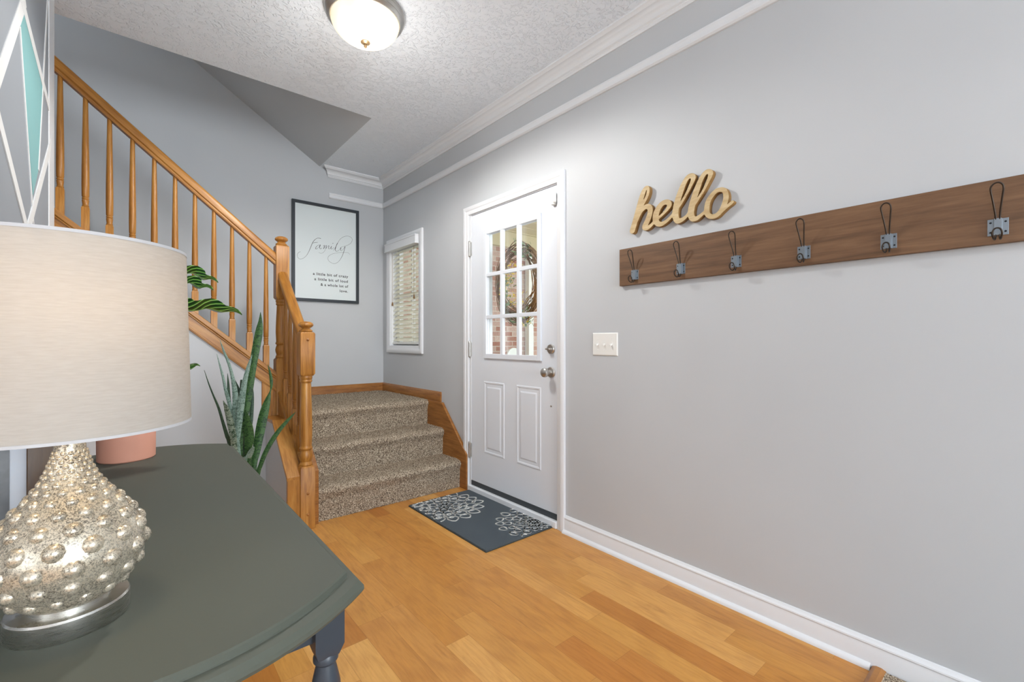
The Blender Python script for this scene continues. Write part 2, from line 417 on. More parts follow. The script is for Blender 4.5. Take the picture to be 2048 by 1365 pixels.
HELLO = [[(1.3218, 1.6546, 0.0153), (1.3137, 1.6763, 0.0152), (1.2981, 1.7194, 0.0151), (1.282, 1.7676, 0.0149), (1.2681, 1.8072, 0.0142), (1.2569, 1.8329, 0.0123), (1.2458, 1.846, 0.0099), (1.2361, 1.8463, 0.0087), (1.2316, 1.835, 0.0081), (1.2342, 1.8159, 0.0081), (1.2458, 1.7933, 0.0082), (1.2635, 1.7691, 0.0077), (1.2787, 1.7497, 0.0078)], [(1.2967, 1.7018, 0.0103), (1.2833, 1.7249, 0.0096), (1.2667, 1.7442, 0.01), (1.2458, 1.7554, 0.0116), (1.2303, 1.753, 0.0132), (1.2213, 1.7397, 0.0143), (1.2232, 1.7176, 0.0143), (1.2322, 1.6942, 0.0144), (1.2458, 1.6715, 0.014), (1.2523, 1.6586, 0.0134), (1.2419, 1.6521, 0.0116), (1.2245, 1.6561, 0.0092), (1.2055, 1.6691, 0.0074), (1.1885, 1.6851, 0.0067)], [(1.1898, 1.6799, 0.0067), (1.1681, 1.6919, 0.0066), (1.1467, 1.7065, 0.0071), (1.1287, 1.7216, 0.0091), (1.1198, 1.7358, 0.0117), (1.1257, 1.7481, 0.0123), (1.1407, 1.7538, 0.0119), (1.1589, 1.7493, 0.0126), (1.1773, 1.7326, 0.0144), (1.1898, 1.7076, 0.0162), (1.191, 1.6801, 0.0156), (1.1786, 1.6599, 0.0128), (1.1589, 1.6559, 0.0104), (1.1347, 1.6642, 0.0081), (1.1109, 1.6798, 0.0069)], [(1.1168, 1.6757, 0.0069), (1.0933, 1.6976, 0.0068), (1.0645, 1.7284, 0.0066), (1.0392, 1.7618, 0.0065), (1.0186, 1.7958, 0.0079), (1.005, 1.8233, 0.0107), (1.0061, 1.8366, 0.0112), (1.0198, 1.842, 0.0108), (1.0353, 1.8343, 0.011), (1.0521, 1.8099, 0.0126), (1.0674, 1.7768, 0.0143), (1.08, 1.7426, 0.0155), (1.0887, 1.7072, 0.0156), (1.0893, 1.6753, 0.015), (1.0806, 1.6548, 0.0134), (1.0645, 1.6531, 0.0107), (1.0448, 1.6606, 0.0081), (1.028, 1.6728, 0.0065)], [(1.0336, 1.6687, 0.0065), (1.0115, 1.6952, 0.0064), (0.9844, 1.7277, 0.0063), (0.9595, 1.7599, 0.0061), (0.9397, 1.7928, 0.0074), (0.9268, 1.821, 0.0106), (0.9284, 1.8325, 0.011), (0.9413, 1.8382, 0.0107), (0.9553, 1.831, 0.0103), (0.9722, 1.8082, 0.0119), (0.9871, 1.7747, 0.0139), (1.0006, 1.7393, 0.015), (1.0115, 1.703, 0.0152), (1.0154, 1.6727, 0.0147), (1.0088, 1.6505, 0.0132), (0.9925, 1.6455, 0.0106), (0.9754, 1.6522, 0.0081), (0.9595, 1.6631, 0.0066)], [(0.9685, 1.6548, 0.0066), (0.9553, 1.6647, 0.0066), (0.9438, 1.6739, 0.0061)], [(0.8816, 1.7459, 0.0097), (0.9015, 1.7451, 0.0099), (0.9217, 1.7302, 0.0105), (0.9371, 1.7087, 0.0116), (0.9433, 1.6798, 0.0121), (0.9397, 1.6538, 0.0116), (0.9243, 1.6404, 0.0105), (0.9015, 1.6405, 0.0103), (0.8816, 1.6561, 0.0106), (0.8668, 1.6822, 0.0118), (0.8605, 1.7101, 0.0117), (0.8668, 1.7362, 0.0105), (0.8816, 1.7459, 0.0097)], [(0.894, 1.6439, 0.0089), (0.8742, 1.6569, 0.0075), (0.8571, 1.6678, 0.0065), (0.8403, 1.6785, 0.0073), (0.8341, 1.6828, 0.0064)]]
FAMILY = [[(-0.7791, 1.9009, 0.0018), (-0.7958, 1.8918, 0.0018), (-0.806, 1.8688, 0.0018), (-0.8009, 1.8461, 0.0018), (-0.7842, 1.8348, 0.0018), (-0.7593, 1.8432, 0.0018), (-0.7349, 1.8658, 0.0018), (-0.7148, 1.8997, 0.0025199999999999997), (-0.6976, 1.9414, 0.0036), (-0.6788, 1.9915, 0.0036), (-0.6599, 2.022, 0.00324), (-0.637, 2.0412, 0.0025199999999999997), (-0.614, 2.0438, 0.0036), (-0.6063, 2.0409, 0.00432)], [(-0.6788, 1.9907, 0.0018), (-0.6561, 1.9986, 0.00288), (-0.6317, 2.0045, 0.0018)], [(-0.6117, 1.9833, 0.0025199999999999997), (-0.6294, 1.9784, 0.0018), (-0.647, 1.9601, 0.00324), (-0.65, 1.9422, 0.0036), (-0.637, 1.9471, 0.0018), (-0.6179, 1.972, 0.0018), (-0.6102, 1.9851, 0.0036), (-0.6163, 1.9602, 0.00396), (-0.6086, 1.9476, 0.00288), (-0.5947, 1.9591, 0.0018)], [(-0.6256, 1.915, 0.00144), (-0.6086, 1.9076, 0.00144), (-0.5869, 1.9159, 0.00144), (-0.5698, 1.9383, 0.00144), (-0.5635, 1.9552, 0.00144)], [(-0.5854, 1.9764, 0.0018), (-0.5729, 1.9846, 0.00324), (-0.5815, 1.9512, 0.0036), (-0.5698, 1.9745, 0.0018), (-0.5557, 1.9861, 0.00324), (-0.562, 1.957, 0.0036), (-0.5479, 1.9775, 0.0018), (-0.5337, 1.9867, 0.00324), (-0.5384, 1.9626, 0.0036), (-0.5258, 1.9602, 0.0018), (-0.5099, 1.9867, 0.00288), (-0.5162, 1.9631, 0.0036), (-0.5043, 1.9614, 0.0018), (-0.4883, 1.9774, 0.0018)], [(-0.5003, 2.0108, 0.00396), (-0.4955, 2.018, 0.00396)], [(-0.4907, 1.9485, 0.0018), (-0.4682, 1.9924, 0.00288), (-0.4399, 2.0497, 0.0018), (-0.4113, 2.0811, 0.0018), (-0.3742, 2.0999, 0.0018), (-0.3409, 2.0999, 0.0018), (-0.3182, 2.0815, 0.0018), (-0.3241, 2.0497, 0.0018), (-0.3492, 2.0236, 0.0018), (-0.3866, 2.0035, 0.00144), (-0.4236, 1.9902, 0.00144)], [(-0.4561, 2.0228, 0.0036), (-0.4699, 1.9881, 0.00432), (-0.4763, 1.9586, 0.00432), (-0.4666, 1.9435, 0.0025199999999999997), (-0.4456, 1.9544, 0.0018), (-0.4293, 1.9771, 0.0018), (-0.4236, 1.9861, 0.0036), (-0.4277, 1.9608, 0.00396), (-0.4154, 1.9583, 0.0018), (-0.399, 1.977, 0.0018), (-0.385, 1.9996, 0.0036), (-0.3965, 1.9525, 0.00396), (-0.4154, 1.9005, 0.00288), (-0.4456, 1.8516, 0.0018), (-0.4843, 1.8268, 0.0018), (-0.5226, 1.8372, 0.0018), (-0.5424, 1.8608, 0.0018), (-0.536, 1.8899, 0.0018), (-0.5003, 1.9163, 0.00144), (-0.4521, 1.9322, 0.00144), (-0.3949, 1.9427, 0.00144), (-0.3576, 1.9441, 0.00144), (-0.3409, 1.9296, 0.00144)]]
SNAKE = [(1, [(-1.4132, 2.62, 1.2566, 0.0007), (-1.4146, 2.62, 1.2107, 0.0089), (-1.422, 2.62, 1.1523, 0.0178), (-1.4367, 2.62, 1.0609, 0.0184), (-1.4484, 2.62, 0.9868, 0.0175), (-1.4643, 2.62, 0.8887, 0.0196), (-1.4801, 2.62, 0.7832, 0.0201), (-1.4965, 2.62, 0.6707, 0.0178), (-1.5084, 2.62, 0.5585, 0.0148)]), (0, [(-1.4627, 2.56, 1.038, 0.0007), (-1.4771, 2.5667, 0.9818, 0.0078), (-1.4921, 2.5733, 0.9098, 0.0112), (-1.505, 2.58, 0.8139, 0.0147), (-1.5151, 2.5867, 0.7099, 0.0146), (-1.5237, 2.5933, 0.6139, 0.0125), (-1.5276, 2.6, 0.5571, 0.0104)]), (2, [(-1.6593, 2.58, 0.9686, 0.0003), (-1.6407, 2.5867, 0.9019, 0.0023), (-1.6224, 2.5933, 0.8458, 0.0033), (-1.5986, 2.6, 0.7766, 0.0053), (-1.5791, 2.6067, 0.6987, 0.0067), (-1.562, 2.6133, 0.6319, 0.0089), (-1.5474, 2.62, 0.5766, 0.0096)]), (0, [(-1.5969, 2.68, 1.0419, 0.0003), (-1.5841, 2.6733, 0.9811, 0.0034), (-1.5726, 2.6667, 0.9243, 0.0055), (-1.5604, 2.66, 0.8511, 0.0076), (-1.544, 2.6533, 0.7773, 0.0091), (-1.531, 2.6467, 0.6955, 0.0098), (-1.5215, 2.64, 0.6057, 0.0091)]), (0, [(-1.5883, 2.64, 1.1121, 0.0003), (-1.5724, 2.6371, 1.0544, 0.0048), (-1.5536, 2.6343, 0.9978, 0.0062), (-1.5388, 2.6314, 0.9328, 0.0076), (-1.5281, 2.6286, 0.8596, 0.0119), (-1.5237, 2.6257, 0.7866, 0.0154), (-1.522, 2.6229, 0.7058, 0.0154), (-1.5197, 2.62, 0.6007, 0.0126)]), (2, [(-1.548, 2.7, 0.9416, 0.0004), (-1.5466, 2.69, 0.8886, 0.0049), (-1.5452, 2.68, 0.8237, 0.007), (-1.5417, 2.67, 0.7589, 0.0077), (-1.5326, 2.66, 0.6611, 0.007)]), (2, [(-1.5109, 2.72, 0.9027, 0.0004), (-1.5023, 2.705, 0.8681, 0.0051), (-1.4946, 2.69, 0.827, 0.0072), (-1.4912, 2.675, 0.7284, 0.0087), (-1.4972, 2.66, 0.6319, 0.0086)]), (2, [(-1.4808, 2.74, 0.9022, 0.0044), (-1.4825, 2.72, 0.8656, 0.0088), (-1.4843, 2.7, 0.8085, 0.0095), (-1.4875, 2.68, 0.6941, 0.0094)]), (3, [(-1.593, 2.5, 0.8255, 0.0006), (-1.5799, 2.516, 0.7883, 0.0092), (-1.5665, 2.532, 0.7387, 0.014), (-1.5536, 2.548, 0.6805, 0.0155), (-1.5432, 2.564, 0.6216, 0.0143), (-1.5354, 2.58, 0.5621, 0.0124)]), (1, [(-1.4935, 2.54, 0.7693, 0.0007), (-1.4849, 2.55, 0.7194, 0.0119), (-1.4776, 2.56, 0.6611, 0.0198), (-1.4744, 2.57, 0.6027, 0.0206), (-1.4769, 2.58, 0.5448, 0.0163)]), (0, [(-1.4658, 2.5, 0.5874, 0.0035), (-1.4748, 2.52, 0.5598, 0.0119), (-1.4838, 2.54, 0.5297, 0.0126), (-1.4957, 2.56, 0.4997, 0.0091)]), (1, [(-1.363, 2.7, 0.9824, 0.0004), (-1.3541, 2.694, 0.9373, 0.0055), (-1.3491, 2.688, 0.894, 0.0078), (-1.3504, 2.682, 0.8599, 0.0055), (-1.3563, 2.676, 0.8366, 0.0035), (-1.3692, 2.67, 0.7977, 0.0131), (-1.3857, 2.664, 0.7443, 0.0207), (-1.402, 2.658, 0.6788, 0.0228), (-1.4159, 2.652, 0.6055, 0.0218), (-1.4305, 2.646, 0.5248, 0.0186), (-1.4426, 2.64, 0.4529, 0.0147)]), (1, [(-1.2543, 2.58, 0.7283, 0.0004), (-1.2753, 2.585, 0.7041, 0.0056), (-1.3016, 2.59, 0.6748, 0.0086), (-1.3292, 2.595, 0.641, 0.0104), (-1.3557, 2.6, 0.6015, 0.0115), (-1.3773, 2.605, 0.5618, 0.0113), (-1.3988, 2.61, 0.514, 0.0112), (-1.4156, 2.615, 0.4617, 0.0104), (-1.425, 2.62, 0.4208, 0.0096)]), (2, [(-1.4359, 2.74, 0.8911, 0.003), (-1.4348, 2.725, 0.8278, 0.0091), (-1.4382, 2.71, 0.7526, 0.0098), (-1.4453, 2.695, 0.6788, 0.0097), (-1.4576, 2.68, 0.5983, 0.0088)])]
ACCENT = {'teal': [(2.219, 2.218), (2.624, 2.135), (2.615, 2.06), (2.526, 1.778), (2.394, 1.643), (2.148, 2.113), (2.157, 2.146)], 'lines': [((1.782, 1.763), (2.235, 2.272), 0.055), ((2.148, 2.238), (2.853, 2.124), 0.042), ((2.142, 2.127), (2.413, 1.518), 0.018), ((2.762, 2.571), (2.514, 1.768), 0.018), ((1.802, 1.734), (2.269, 1.491), 0.04), ((2.286, 1.494), (2.853, 1.984), 0.045)]}
# ================================================================== the setting
YB = 4.277          # back wall
CZ = 2.703          # ceiling
YK = 3.362          # face of the wall under the upper flight
SL = 0.86           # stair slope
b = MB()
b.box(-6, 0.13, -4.1, 6.2, -0.12, 0.0)
struct(b.build('floor', M['floor']))
b = MB(); b.box(-2.1, -0.02, -3.9, 0.345, 0.0, 0.012)
struct(b.build('floor_carpet', M['carpet']))
b = MB(); b.loft([[(x, 0.381, 0), (x, 0.376, 0.012), (x, 0.366, 0.017), (x, 0.352, 0.017), (x, 0.340, 0.012), (x, 0.338, 0)] for x in (-2.15, -0.012)])
struct(b.build('trim_1', M['oak_h']))

DY0, DY1, DZ = 1.843, 2.760, 2.045      # door opening
WY0, WY1, WZ0, WZ1 = 3.525, 4.105, 1.055, 2.025   # window opening
b = MB()
b.box(0, 0.13, -4.1, DY0, 0, 5.2); b.box(0, 0.13, DY0, DY1, DZ, 5.2); b.box(0, 0.13, DY1, WY0, 0, 5.2)
b.box(0, 0.13, WY0, WY1, 0, WZ0); b.box(0, 0.13, WY0, WY1, WZ1, 5.2); b.box(0, 0.13, WY1, 4.42, 0, 5.2)
struct(b.build('wall_right', M['wall']))
b = MB(); b.box(-3.75, 0, YB, YB+0.14, 0, 5.2); struct(b.build('wall_back', M['wall']))
b = MB(); b.box(-3.75, -3.6, 0.9, YB, 0, 5.2); struct(b.build('wall_stair', M['wall']))
b = MB(); b.box(-6, -0.0, -4.1, -4.0, 0, 0.65); b.box(-6, 0, -4.1, -4.0, 2.45, CZ)
b.box(-6, -4.15, -4.1, -4.0, 0.65, 2.45); b.box(-2.45, -2.05, -4.1, -4.0, 0.65, 2.45); b.box(-0.35, 0, -4.1, -4.0, 0.65, 2.45)  # openings added to suit the rear area lamps
struct(b.build('wall_rear', M['wall']))
b = MB(); b.box(-5.1, -5.0, -4.0, 1.0, 0, 0.6); b.box(-5.1, -5.0, -4.0, 1.0, 2.4, CZ)
b.box(-5.1, -5.0, -4.0, -3.0, 0.6, 2.4); b.box(-5.1, -5.0, -0.2, 1.0, 0.6, 2.4); b.box(-5.0, -3.75, 0.9, 1.0, 0, CZ)  # opening added for the side area lamp
struct(b.build('wall_side', M['wall']))

# accent wall beside the table, painted with white lines and a teal lozenge
AX, AY1 = -2.2, 2.966
b = MB(); b.box(-2.32, AX, 0.9, AY1-0.004, 0, CZ)
struct(b.build('wall_left', M['wall_dark']))
def wall_poly(mb, pts, thick, m=0):
    mb.prism([(y, z) for y, z in pts], 0, AX-0.001, AX+thick, m)
def wall_line(mb, p, q, w, thick, m=0):
    (y0, z0), (y1, z1) = p, q; L = math.hypot(y1-y0, z1-z0); ny, nz = -(z1-z0)/L*w/2, (y1-y0)/L*w/2
    wall_poly(mb, [(y0+ny, z0+nz), (y1+ny, z1+nz), (y1-ny, z1-nz), (y0-ny, z0-nz)], thick, m)
ACC = ACCENT
b = MB()
wall_poly(b, ACC['teal'], 0.0015, 1)
for k, (p, q, w) in enumerate(ACC['lines']): wall_line(b, p, q, w, 0.0020+0.0003*k, 0)
struct(b.build('trim_2', [M['accent_white'], M['teal']]))
b = MB(); b.box(AX-0.05, AX+0.003, 2.80, AY1, 0, CZ); struct(b.build('trim_3', M['white_trim'], bevel=0.003))

# ceilings: hall ceiling with the stairwell opening, the sloped soffit and the upper ceiling
SX, OY = -0.612, 3.11
b = MB(); b.box(-6, 0, -4.1, OY, CZ, CZ+0.25); b.box(SX, 0, OY, YB, CZ, CZ+0.25)
struct(b.build('ceiling', M['ceiling']))
b = MB()
XE = -3.6; ZE = CZ+0.627*(SX-XE)
b.loft([[(SX, y, CZ), (XE, y, ZE), (XE, y, ZE+0.1), (SX, y, CZ+0.1)] for y in (OY, YB)])
struct(b.build('ceiling_slope', M['wall']))
b = MB(); b.box(-3.6, SX, OY-0.1, OY, CZ+0.25, 5.2); struct(b.build('wall_upper', M['wall']))

# crown moulding: one run on the door wall, mitred onto the back wall
def moulding(name, prof, yend, xend, ret, mat):
    # prof: (distance from wall, z)
    rings = [[(-d, yend, z) for d, z in prof], [(-d, YB-d, z) for d, z in prof], [(xend-ret*d, YB-d, z) for d, z in prof]]
    mb = MB().loft(rings); return struct(mb.build(name, mat, smooth=35))
c0 = CZ
crown = [(0, c0), (0.082, c0), (0.082, c0-0.010), (0.076, c0-0.013), (0.072, c0-0.018)]
for k in range(9):
    t = k/8; a = t*PI/2
    crown.append((0.068-0.044*math.sin(a), c0-0.022-0.036*(1-math.cos(a))*1.0))
crown += [(0.022, c0-0.060), (0.016, c0-0.064), (0.016, c0-0.069), (0.010, c0-0.074), (0.008, c0-0.080), (0, c0-0.080)]
moulding('trim_4', crown, -4.0, -0.535, 0.75, M['white_trim'])
rail = [(0, 2.481), (0.010, 2.481), (0.016, 2.476), (0.017, 2.468), (0.013, 2.462), (0.013, 2.446), (0.018, 2.442), (0.018, 2.436), (0.010, 2.429), (0, 2.429)]
moulding('trim_5', rail, -4.0, -0.525, 0.5, M['white_trim'])

# white baseboard and shoe on the door wall
b = MB()
bp = [(0, 0), (0.014, 0), (0.014, 0.070), (0.012, 0.074), (0.012, 0.078), (0.015, 0.081), (0.014, 0.086), (0.008, 0.091), (0.005, 0.097), (0, 0.098)]
b.loft([[(-d, y, z) for d, z in bp] for y in (-3.9, 1.797)])
sh = [(0.013, 0), (0.031, 0), (0.030, 0.008), (0.025, 0.014), (0.018, 0.018), (0.013, 0.019)]
b.loft([[(-d, y, z) for d, z in sh] for y in (0.381, 1.797)])
struct(b.build('baseboard_right', M['white_trim'], smooth=35))

# ------------------------------------------------------------------ entry door
def casing_pts(w, d):   # profile across a casing: (across from inner edge, depth)
    return [(0, 0), (0, d*0.55), (w*0.08, d*0.7), (w*0.45, d*0.75), (w*0.55, d*0.95), (w*0.85, d), (w, d*0.8), (w, 0)]
def casing(mb, y0, y1, z0, z1, w, d, bottom=False):
    pr = casing_pts(w, d)
    rings = []
    if bottom:
        for cy, cz, sy, sz in ((y0, z0, -1, -1), (y0, z1, -1, 1), (y1, z1, 1, 1), (y1, z0, 1, -1), (y0, z0, -1, -1)):
            rings.append([(-dd, cy+sy*a, cz+sz*a) for a, dd in pr])
    else:
        for cy, cz, sy, sz in ((y0, z0, -1, 0), (y0, z1, -1, 1), (y1, z1, 1, 1), (y1, z0, 1, 0)):
            rings.append([(-dd, cy+sy*a, cz+sz*a) for a, dd in pr])
    mb.loft(rings, caps=not bottom)
b = MB(); casing(b, 1.853, 2.768, 0.0, 2.042, 0.059, 0.02)
struct(b.build('trim_6', M['white_trim'], smooth=30))
door = struct(bpy.data.objects.new('door_1', None)); COL.objects.link(door); door.location = (0.02, 2.30, 0)
b = MB()   # frame: jambs, head, stops
b.box(0.0, 0.13, DY0, 1.852, 0, 2.045); b.box(0.0, 0.13, 2.746, DY1, 0, 2.045); b.box(0.0, 0.13, 1.852, 2.746, 2.036, 2.045)
b.build('door_frame', M['white_trim'], door)
PY0, PY1, PZ0, PZ1 = 1.855, 2.743, 0.076, 2.032
GY0, GY1, GZ0, GZ1 = 2.022, 2.548, 1.012, 1.868      # glazed area
b = MB(); xa, xb = 0.004, 0.046
b.box(xa, xb, PY0, GY0, PZ0, PZ1); b.box(xa, xb, GY1, PY1, PZ0, PZ1)
b.box(xa, xb, GY0, GY1, GZ1, PZ1); b.box(xa, xb, GY0, GY1, PZ0, GZ0)
for y0, y1 in ((2.360, 2.590), (2.003, 2.233)):       # embossed lower panels
    z0, z1 = 0.308, 0.820
    def rr(i, x): return [(x, y0+i, z0+i), (x, y1-i, z0+i), (x, y1-i, z1-i), (x, y0+i, z1-i)]
    b.loft([rr(0, xa), rr(0.004, xa-0.004), rr(0.012, xa-0.004), rr(0.018, xa-0.0005), rr(0.036, xa-0.0005), rr(0.046, xa-0.0045)], caps=False)
    b.add(rr(0.046, xa-0.0045), [(0,1,2,3)])
slab = b.build('door_panel', M['white_door'], door)
b = MB()   # raised glazing frame and the muntins of nine lites
def gfr(mb, a0, a1, z0, z1, w, x0, x1):
    mb.box(x0, x1, a0, a0+w, z0, z1); mb.box(x0, x1, a1-w, a1, z0, z1); mb.box(x0, x1, a0+w, a1-w, z0, z0+w); mb.box(x0, x1, a0+w, a1-w, z1-w, z1)
gfr(b, 1.996, 2.587, 0.983, 1.896, 0.034, -0.008, 0.006)
for k in (1, 2):
    y = 2.030+(2.548-2.030)*k/3+0.006; b.box(-0.007, 0.016, y-0.015, y+0.015, 1.015, 1.865)
for z in (1.574, 1.276): b.box(-0.0066, 0.0155, 2.028, 2.552, z-0.013, z+0.013)
b.build('muntin_grid', M['white_door'], door, bevel=0.003)
b = MB(); b.box(0.02, 0.026, GY0, GY1, GZ0, GZ1); b.build('window_pane', M['glass'], door)
b = MB(); b.box(0.001, 0.05, 1.853, 2.745, 0.043, 0.078); b.build('door_sweep', M['bronze'], door)
b = MB(); b.box(-0.022, 0.12, 1.853, 2.766, 0.0, 0.042); b.build('threshold', M['aluminium'], door, bevel=0.005)
# knob, deadbolt, hinges
KY = 1.916
b = MB().lathe_axis([(0.0, 0), (0.033, 0), (0.033, 0.004), (0.029, 0.009), (0.014, 0.011), (0.012, 0.030), (0.017, 0.036), (0.026, 0.046), (0.0285, 0.056), (0.026, 0.066), (0.017, 0.073), (0.0, 0.075)], (0.004, KY, 0.919), (-1,0,0), 28)
b.build('door_knob', M['nickel'], door, smooth=35)
b = MB().lathe_axis([(0, 0), (0.031, 0), (0.031, 0.005), (0.026, 0.011), (0.016, 0.013), (0, 0.013)], (0.004, KY, 1.059), (-1,0,0), 28)
db = b.build('deadbolt', M['nickel'], door, smooth=35)
b = MB().box(-0.032, -0.006, KY-0.018, KY+0.018, 1.054, 1.064); b.build('thumb_turn', M['nickel'], db, bevel=0.003)
b = MB().lathe_axis([(0, 0), (0.006, 0), (0.006, 0.003), (0, 0.004)], (0.004, KY, 0.715), (-1,0,0), 12); b.build('screw_cap', M['nickel'], door, smooth=40)
for z in (1.79, 1.045, 0.300):
    b = MB().lathe([(0.007, -0.052), (0.007, 0.052)], (-0.008, 2.755, z), 12)
    b.lathe([(0.008, 0.052), (0.004, 0.062)], (-0.008, 2.755, z), 12).lathe([(0.004, -0.060), (0.008, -0.052)], (-0.008, 2.755, z), 12)
    b.box(-0.004, 0.004, 2.742, 2.757, z-0.05, z+0.05)
    b.build('hinge', M['nickel'], door, smooth=40)
sens = thing('door_sensor', 'white alarm sensor at the top corner of the entry door', 'sensor', (-0.02, 1.866, 1.95))
b = MB().box(-0.020, 0.006, 1.872, 1.897, 1.915, 1.99); b.build('sensor_body', M['white_plastic'], sens, bevel=0.004)
b = MB().box(-0.034, -0.018, 1.850, 1.869, 1.922, 1.986); b.build('magnet', M['white_plastic'], sens, bevel=0.004)

# ------------------------------------------------------------------ hall window with blind
win = struct(bpy.data.objects.new('window_1', None)); COL.objects.link(win); win.location = (0.05, 3.815, 1.0)
b = MB(); casing(b, 3.530, 4.103, 1.062, 2.020, 0.066, 0.020, bottom=True); b.build('window_casing', M['white_trim'], win, smooth=30)
b = MB(); b.box(0, 0.13, WY0, 3.536, WZ0, WZ1); b.box(0, 0.13, 4.096, WY1, WZ0, WZ1); b.box(0, 0.13, 3.536, 4.096, WZ0, 1.065); b.box(0, 0.13, 3.536, 4.096, 2.015, WZ1)
gfr(b, 3.536, 4.096, 1.065, 2.015, 0.035, 0.07, 0.11); b.box(0.072, 0.108, 3.805, 3.828, 1.10, 1.98); b.box(0.072, 0.108, 3.571, 4.061, 1.53, 1.56)
b.build('window_frame', M['white_trim'], win)
b = MB(); b.box(0.088, 0.093, 3.571, 4.061, 1.10, 1.98); b.build('window_pane', M['glass'], win)
bl = thing('window_blind', 'white slatted blind with a deep headrail over the narrow hall window', 'blind', (0.01, 3.815, 1.99))
b = MB(); b.box(-0.045, 0.0, 3.530, 4.145, 1.968, 2.040); b.box(-0.049, 0.0, 3.527, 4.148, 2.030, 2.042); b.box(-0.049, 0.0, 3.527, 4.148, 1.962, 1.974)
b.build('headrail', M['white_trim'], bl, bevel=0.002)
b = MB()
nsl = 21; z0s, z1s = 1.125, 1.955
for k in range(nsl):
    z = z0s+(z1s-z0s)*k/(nsl-1)
    pts = [(0.018+0.036*i/4, z-0.017+0.0018*(1-((i-2)/2)**2)+0.034*i/4) for i in range(5)]
    ring = pts+[(x, zz-0.0028) for x, zz in reversed(pts)]
    b.loft([[(x, y, zz) for x, zz in ring] for y in (3.542, 4.090)])
b.build('slats', M['slat'], bl)
b = MB(); b.box(0.012, 0.062, 3.542, 4.090, 1.078, 1.096); b.build('bottom_rail', M['white_plastic'], bl, bevel=0.003)
for y in (3.66, 3.97):
    b = MB()
    for x in (0.010, 0.063): b.tube([(x, y, 1.09), (x, y, 1.97)], 0.0016, 6)
    b.build('ladder_cord', M['cord'], bl)
for y, z in ((4.075, 1.475), (3.64, 1.515)):
    b = MB().tube([(0.004, y, 1.96), (0.004, y, z)], 0.0014, 6)
    b.lathe([(0.002, 0.03), (0.006, 0.022), (0.009, 0.0), (0.006, -0.008), (0.0, -0.009)], (0.004, y, z-0.02), 10)
    b.build('pull_cord', M['tassel'], bl, smooth=50)

# ================================================================== stairs
X0, X1 = -1.056, -0.024           # carpet between the skirts
RZ = [0.206, 0.412, 0.616]; RY = [2.862, 3.107, 3.352]
prof = [(RY[0], 0.0)]
for k in range(3):
    z = RZ[k]; y = RY[k]
    prof += [(y-0.004, z-0.075), (y-0.014, z-0.050), (y-0.022, z-0.034), (y-0.022, z-0.022), (y-0.015, z-0.011), (y-0.004, z-0.004), (y+0.012, z)]
    prof += [(RY[k+1]-0.004, z), (RY[k+1], z+0.004)] if k < 2 else [(YB-0.012, z)]
fine = []
for (ya, za), (yb, zb) in zip(prof[:-1], prof[1:]):
    n = max(1, int(math.hypot(yb-ya, zb-za)/0.0055))
    fine += [(ya+(yb-ya)*i/n, za+(zb-za)*i/n) for i in range(n)]
fine.append(prof[-1])
stair = thing('staircase', 'beige carpeted stairs rising to a corner landing beside the entry door', 'stairs', (-0.55, 3.1, 0))
b = MB(); nx = 180; rings = []
for i, (y, z) in enumerate(fine):
    ya, za = fine[max(i-1, 0)]; yb, zb = fine[min(i+1, len(fine)-1)]
    ty, tz = yb-ya, zb-za; L = math.hypot(ty, tz) or 1; ny, nz = -tz/L, ty/L
    row = []
    for j in range(nx+1):
        x = X0+(X1-X0)*j/nx
        d = (random.random()-0.35)*0.007+0.004*noise.noise((x*14, y*14, z*14))
        row.append((x+random.uniform(-.002, .002), y+ny*d, max(z+nz*d, 0.001)))
    rings.append(row)
b.loft(rings, caps=False, closed=False)
b.build('carpet', M['carpet'], stair, smooth=80)
b = MB()    # timber behind the carpet and the upper flight climbing to the left
for k in range(3): b.box(X0, X1, RY[k]+0.012, YB-0.006, 0, RZ[k]-0.02)
b.build('carcass', M['oak_h'], stair)
b = MB()
for k in range(11):
    xr = -1.20-0.2395*k; z = 0.616+0.206*(k+1)
    b.box(max(-3.59, xr-0.2395-0.02), xr, YK+0.097, YB-0.01, max(0, z-0.30), z)
b.box(-1.20, X0, YK+0.097, YB-0.02, 0.3, 0.616)
b.build('upper_flight', M['carpet'], stair)
b = MB().prism([(2.774, 0), (2.774, 0.262), (3.127, 0.612), (3.60, 0.612), (3.60, 0.2), (3.3, 0)], 0, -0.026, -0.002)
b.build('wall_skirt', M['oak_h'], stair, bevel=0.003)
b = MB().prism([(2.836, 0), (2.836, 0.325), (3.16, 0.612), (3.6, 0.612), (3.6, 0.1), (3.3, 0)], 0, -1.0905, -1.0575)
b.build('newel_skirt', M['oak_h'], stair, bevel=0.003)
b = MB()
lp = [(0, 0.600), (0.014, 0.600), (0.014, 0.676), (0.010, 0.684), (0.004, 0.692), (0, 0.693)]
b.loft([[(-d, 3.163, z) for d, z in lp], [(-d, YB-d, z) for d, z in lp], [(-1.18, YB-d, z) for d, z in lp]])
struct(b.build('baseboard_landing', M['oak_h'], smooth=35))

